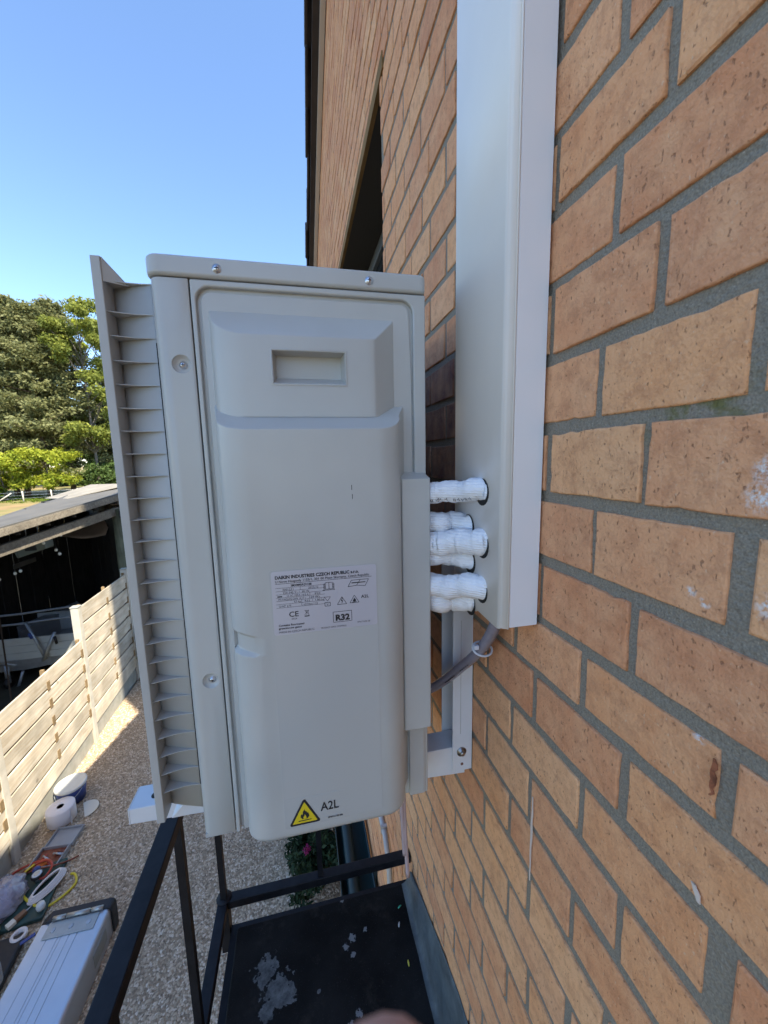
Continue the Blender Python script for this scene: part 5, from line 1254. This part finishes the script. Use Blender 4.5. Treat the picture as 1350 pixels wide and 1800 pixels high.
# ================================================================== TREES AND FIELD
pine(-33.9, 61.0, 24.6, 'tall dense pine between the leftmost pine and the broad one', 16, w=5.6, nleaf=26000, low=.12)
pine(-36.7, 61.2, 25.5, 'tall pine with dense grey green crown furthest left', 11, w=5.32, nleaf=25500, low=.2)
pine(-32.5, 63.8, 26.0, 'broad tall pine with visible trunk in the middle', 12, w=5.85, nleaf=27200, low=.2)
pine(-41.2, 66.5, 24.5, 'tall pine with grey green needles cut by the frame edge', 13, w=5.59, nleaf=17000)
pine(-27.6, 69.0, 14.5, 'shorter dark pine beside the tall leafy tree', 14, material='dark_pine', w=4.26, nleaf=15300, low=.25)
pine(-30.9, 74.5, 21.9, 'dark pine standing behind the front pines', 15, material='dark_pine', w=4.79, nleaf=11900)
broad(-28.0, 61.5, 26.0, 'tall slender leafy tree with yellow green spring leaves', 21, 'poplar', w=3.86, nleaf=15300, low=.28, nb=34, size=0.24)
broad(-23.9, 69.2, 26.5, 'tall thin leafy tree next to the unit grille', 22, 'poplar', w=3.19, nleaf=10200, low=.3, nb=26, size=0.24)
broad(-30.1, 70.5, 26.0, 'light green leafy tree top between pine and slender tree', 23, 'spring', w=2.93, nleaf=7650, low=.5, nb=20, size=0.22)
broad(-36.2, 56.5, 6.1, 'bright yellow green shrub tree below the left pine', 31, 'spring', w=3.19, nleaf=9350, low=.3, name='spring_shrub', cat='shrub', size=0.20, trunk=.09)
broad(-31.9, 57.9, 5.8, 'bright yellow green shrub tree nearest the field fence', 32, 'spring', w=3.19, nleaf=9350, low=.35, name='spring_shrub', cat='shrub', size=0.20, trunk=.09)
broad(-38.6, 55.2, 3.4, 'low green bush at the left edge of the field', 33, 'hedge', w=2.39, nleaf=5950, low=.1, name='spring_shrub', cat='shrub', size=0.18, trunk=.07)
broad(-27.4, 61.2, 4.5, 'dark green bush under the dark pine', 34, 'under', w=2.66, nleaf=5950, low=.1, name='dark_bush', cat='bush', size=0.20, trunk=.08)
broad(-23.4, 62.5, 5.0, 'dark green bush next to the grille edge', 35, 'under', w=2.93, nleaf=5950, low=.1, name='dark_bush', cat='bush', size=0.20, trunk=.08)
# far-off wood behind as one mass
V, F, T_ = leaves(70000, np.array([(x, 92+random.uniform(-4, 4), GZ+.3+16*random.random()**1.4) for x in np.linspace(-95, 10, 260)]), (2.0, 1.9, 1.5), .5)
me = np_mesh('distant_wood', V, F, 'under', T_); o = bpy.data.objects.new('distant_wood', me); COL.objects.link(o); tag(o, 'dark distant wood behind the field trees', 'wood', kind='stuff')
V, F, T_ = leaves(14000, np.stack([RNG.uniform(-46, -12, 400), RNG.uniform(52, 64, 400), np.full(400, GZ+.1)], 1), (.5, .5, .12), .10)
me = np_mesh('field_grass', V, F, 'hedge', T_); o = bpy.data.objects.new('field_grass', me); COL.objects.link(o); tag(o, 'tufts of green grass along the field fence', 'grass', kind='stuff')
wf_ = empty('wire_fence', (-30, 53, GZ), 'low wire fence with wooden posts across the dry field', 'fence')
for i in range(9):
    x = -36.5+i*2.2; y = 50+i*1.3; MB().tube([(x, y, GZ-.1), (x+random.uniform(-.08, .08), y, GZ+1.35)], .07, 6).build('post', 'fence_post', wf_)
for z in (.5, .85, 1.2): MB().tube([(-36.6, 49.95, GZ+z), (-18.9, 60.4, GZ+z)], .014, 4).build('wire', 'galv', wf_)
MB().tube([(-34.2, 51.2, GZ), (-32.6, 51.6, GZ+1.2)], .06, 6).build('strut', 'fence_post', wf_)

# ================================================================== FINGER OF THE PERSON HOLDING THE PHONE
M['skin'] = mat('skin', (.44, .24, .19), .55, vary=.06, vscale=60)
M['skin'].node_tree.nodes['Principled BSDF'].inputs['Subsurface Weight'].default_value = .15
M['skin'].node_tree.nodes['Principled BSDF'].inputs['Subsurface Radius'].default_value = (.004, .0015, .001)
def hand():
    # fingertip just under the lens, knuckles, palm and wrist falling away below and behind
    me = bpy.data.meshes.new('person'); V = []; E_ = []; R = []
    def chain(pts, rs, start=None):
        p = start
        for q, r in zip(pts, rs):
            V.append(q); R.append(r); i = len(V)-1
            if p is not None: E_.append((p, i))
            p = i
        return p
    palm = chain([(.03, -.04, -.170), (.022, -.034, -.125), (.015, -.030, -.095)], [.026, .030, .026])
    chain([(.013, -.020, -.078), (.010, .000, -.067), (.0040, .0207, -.0564), (.0026, .0287, -.0508)], [.0092, .0084, .0078, .0064], palm)
    chain([(.034, -.020, -.078), (.034, .000, -.072), (.030, .012, -.078)], [.0095, .0088, .0074], palm)
    chain([(.046, -.032, -.090), (.050, -.014, -.084), (.046, .0, -.090)], [.0095, .0086, .0074], palm)
    chain([(.054, -.042, -.105), (.060, -.026, -.100), (.057, -.014, -.104)], [.0085, .0078, .0066], 1)
    chain([(-.006, -.040, -.120), (-.018, -.038, -.098), (-.022, -.030, -.080)], [.0120, .0104, .0086], 1)
    chain([(.040, -.06, -.24), (.05, -.10, -.34)], [.028, .036], 0)
    me.from_pydata([tuple(v) for v in V], E_, []); o = bpy.data.objects.new('person', me); COL.objects.link(o)
    sk = o.modifiers.new('skin', 'SKIN'); sk.use_smooth_shade = True
    for i, r in enumerate(R): me.skin_vertices[0].data[i].radius = (r, r)
    me.skin_vertices[0].data[0].use_root = True
    s = o.modifiers.new('sub', 'SUBSURF'); s.levels = 2; s.render_levels = 2
    me.materials.append(M['skin']); tag(o, 'blurred fingertip of the person holding the camera at the bottom edge', 'person')
hand()

# ------------------------------------------------------------------ lift everything so that the gravel lies at height 0
for o in list(scene.objects):
    if '_o' in o.keys(): del o['_o']
    if o.parent is None and o.type in ('MESH', 'EMPTY'): o.location.z += -GZ
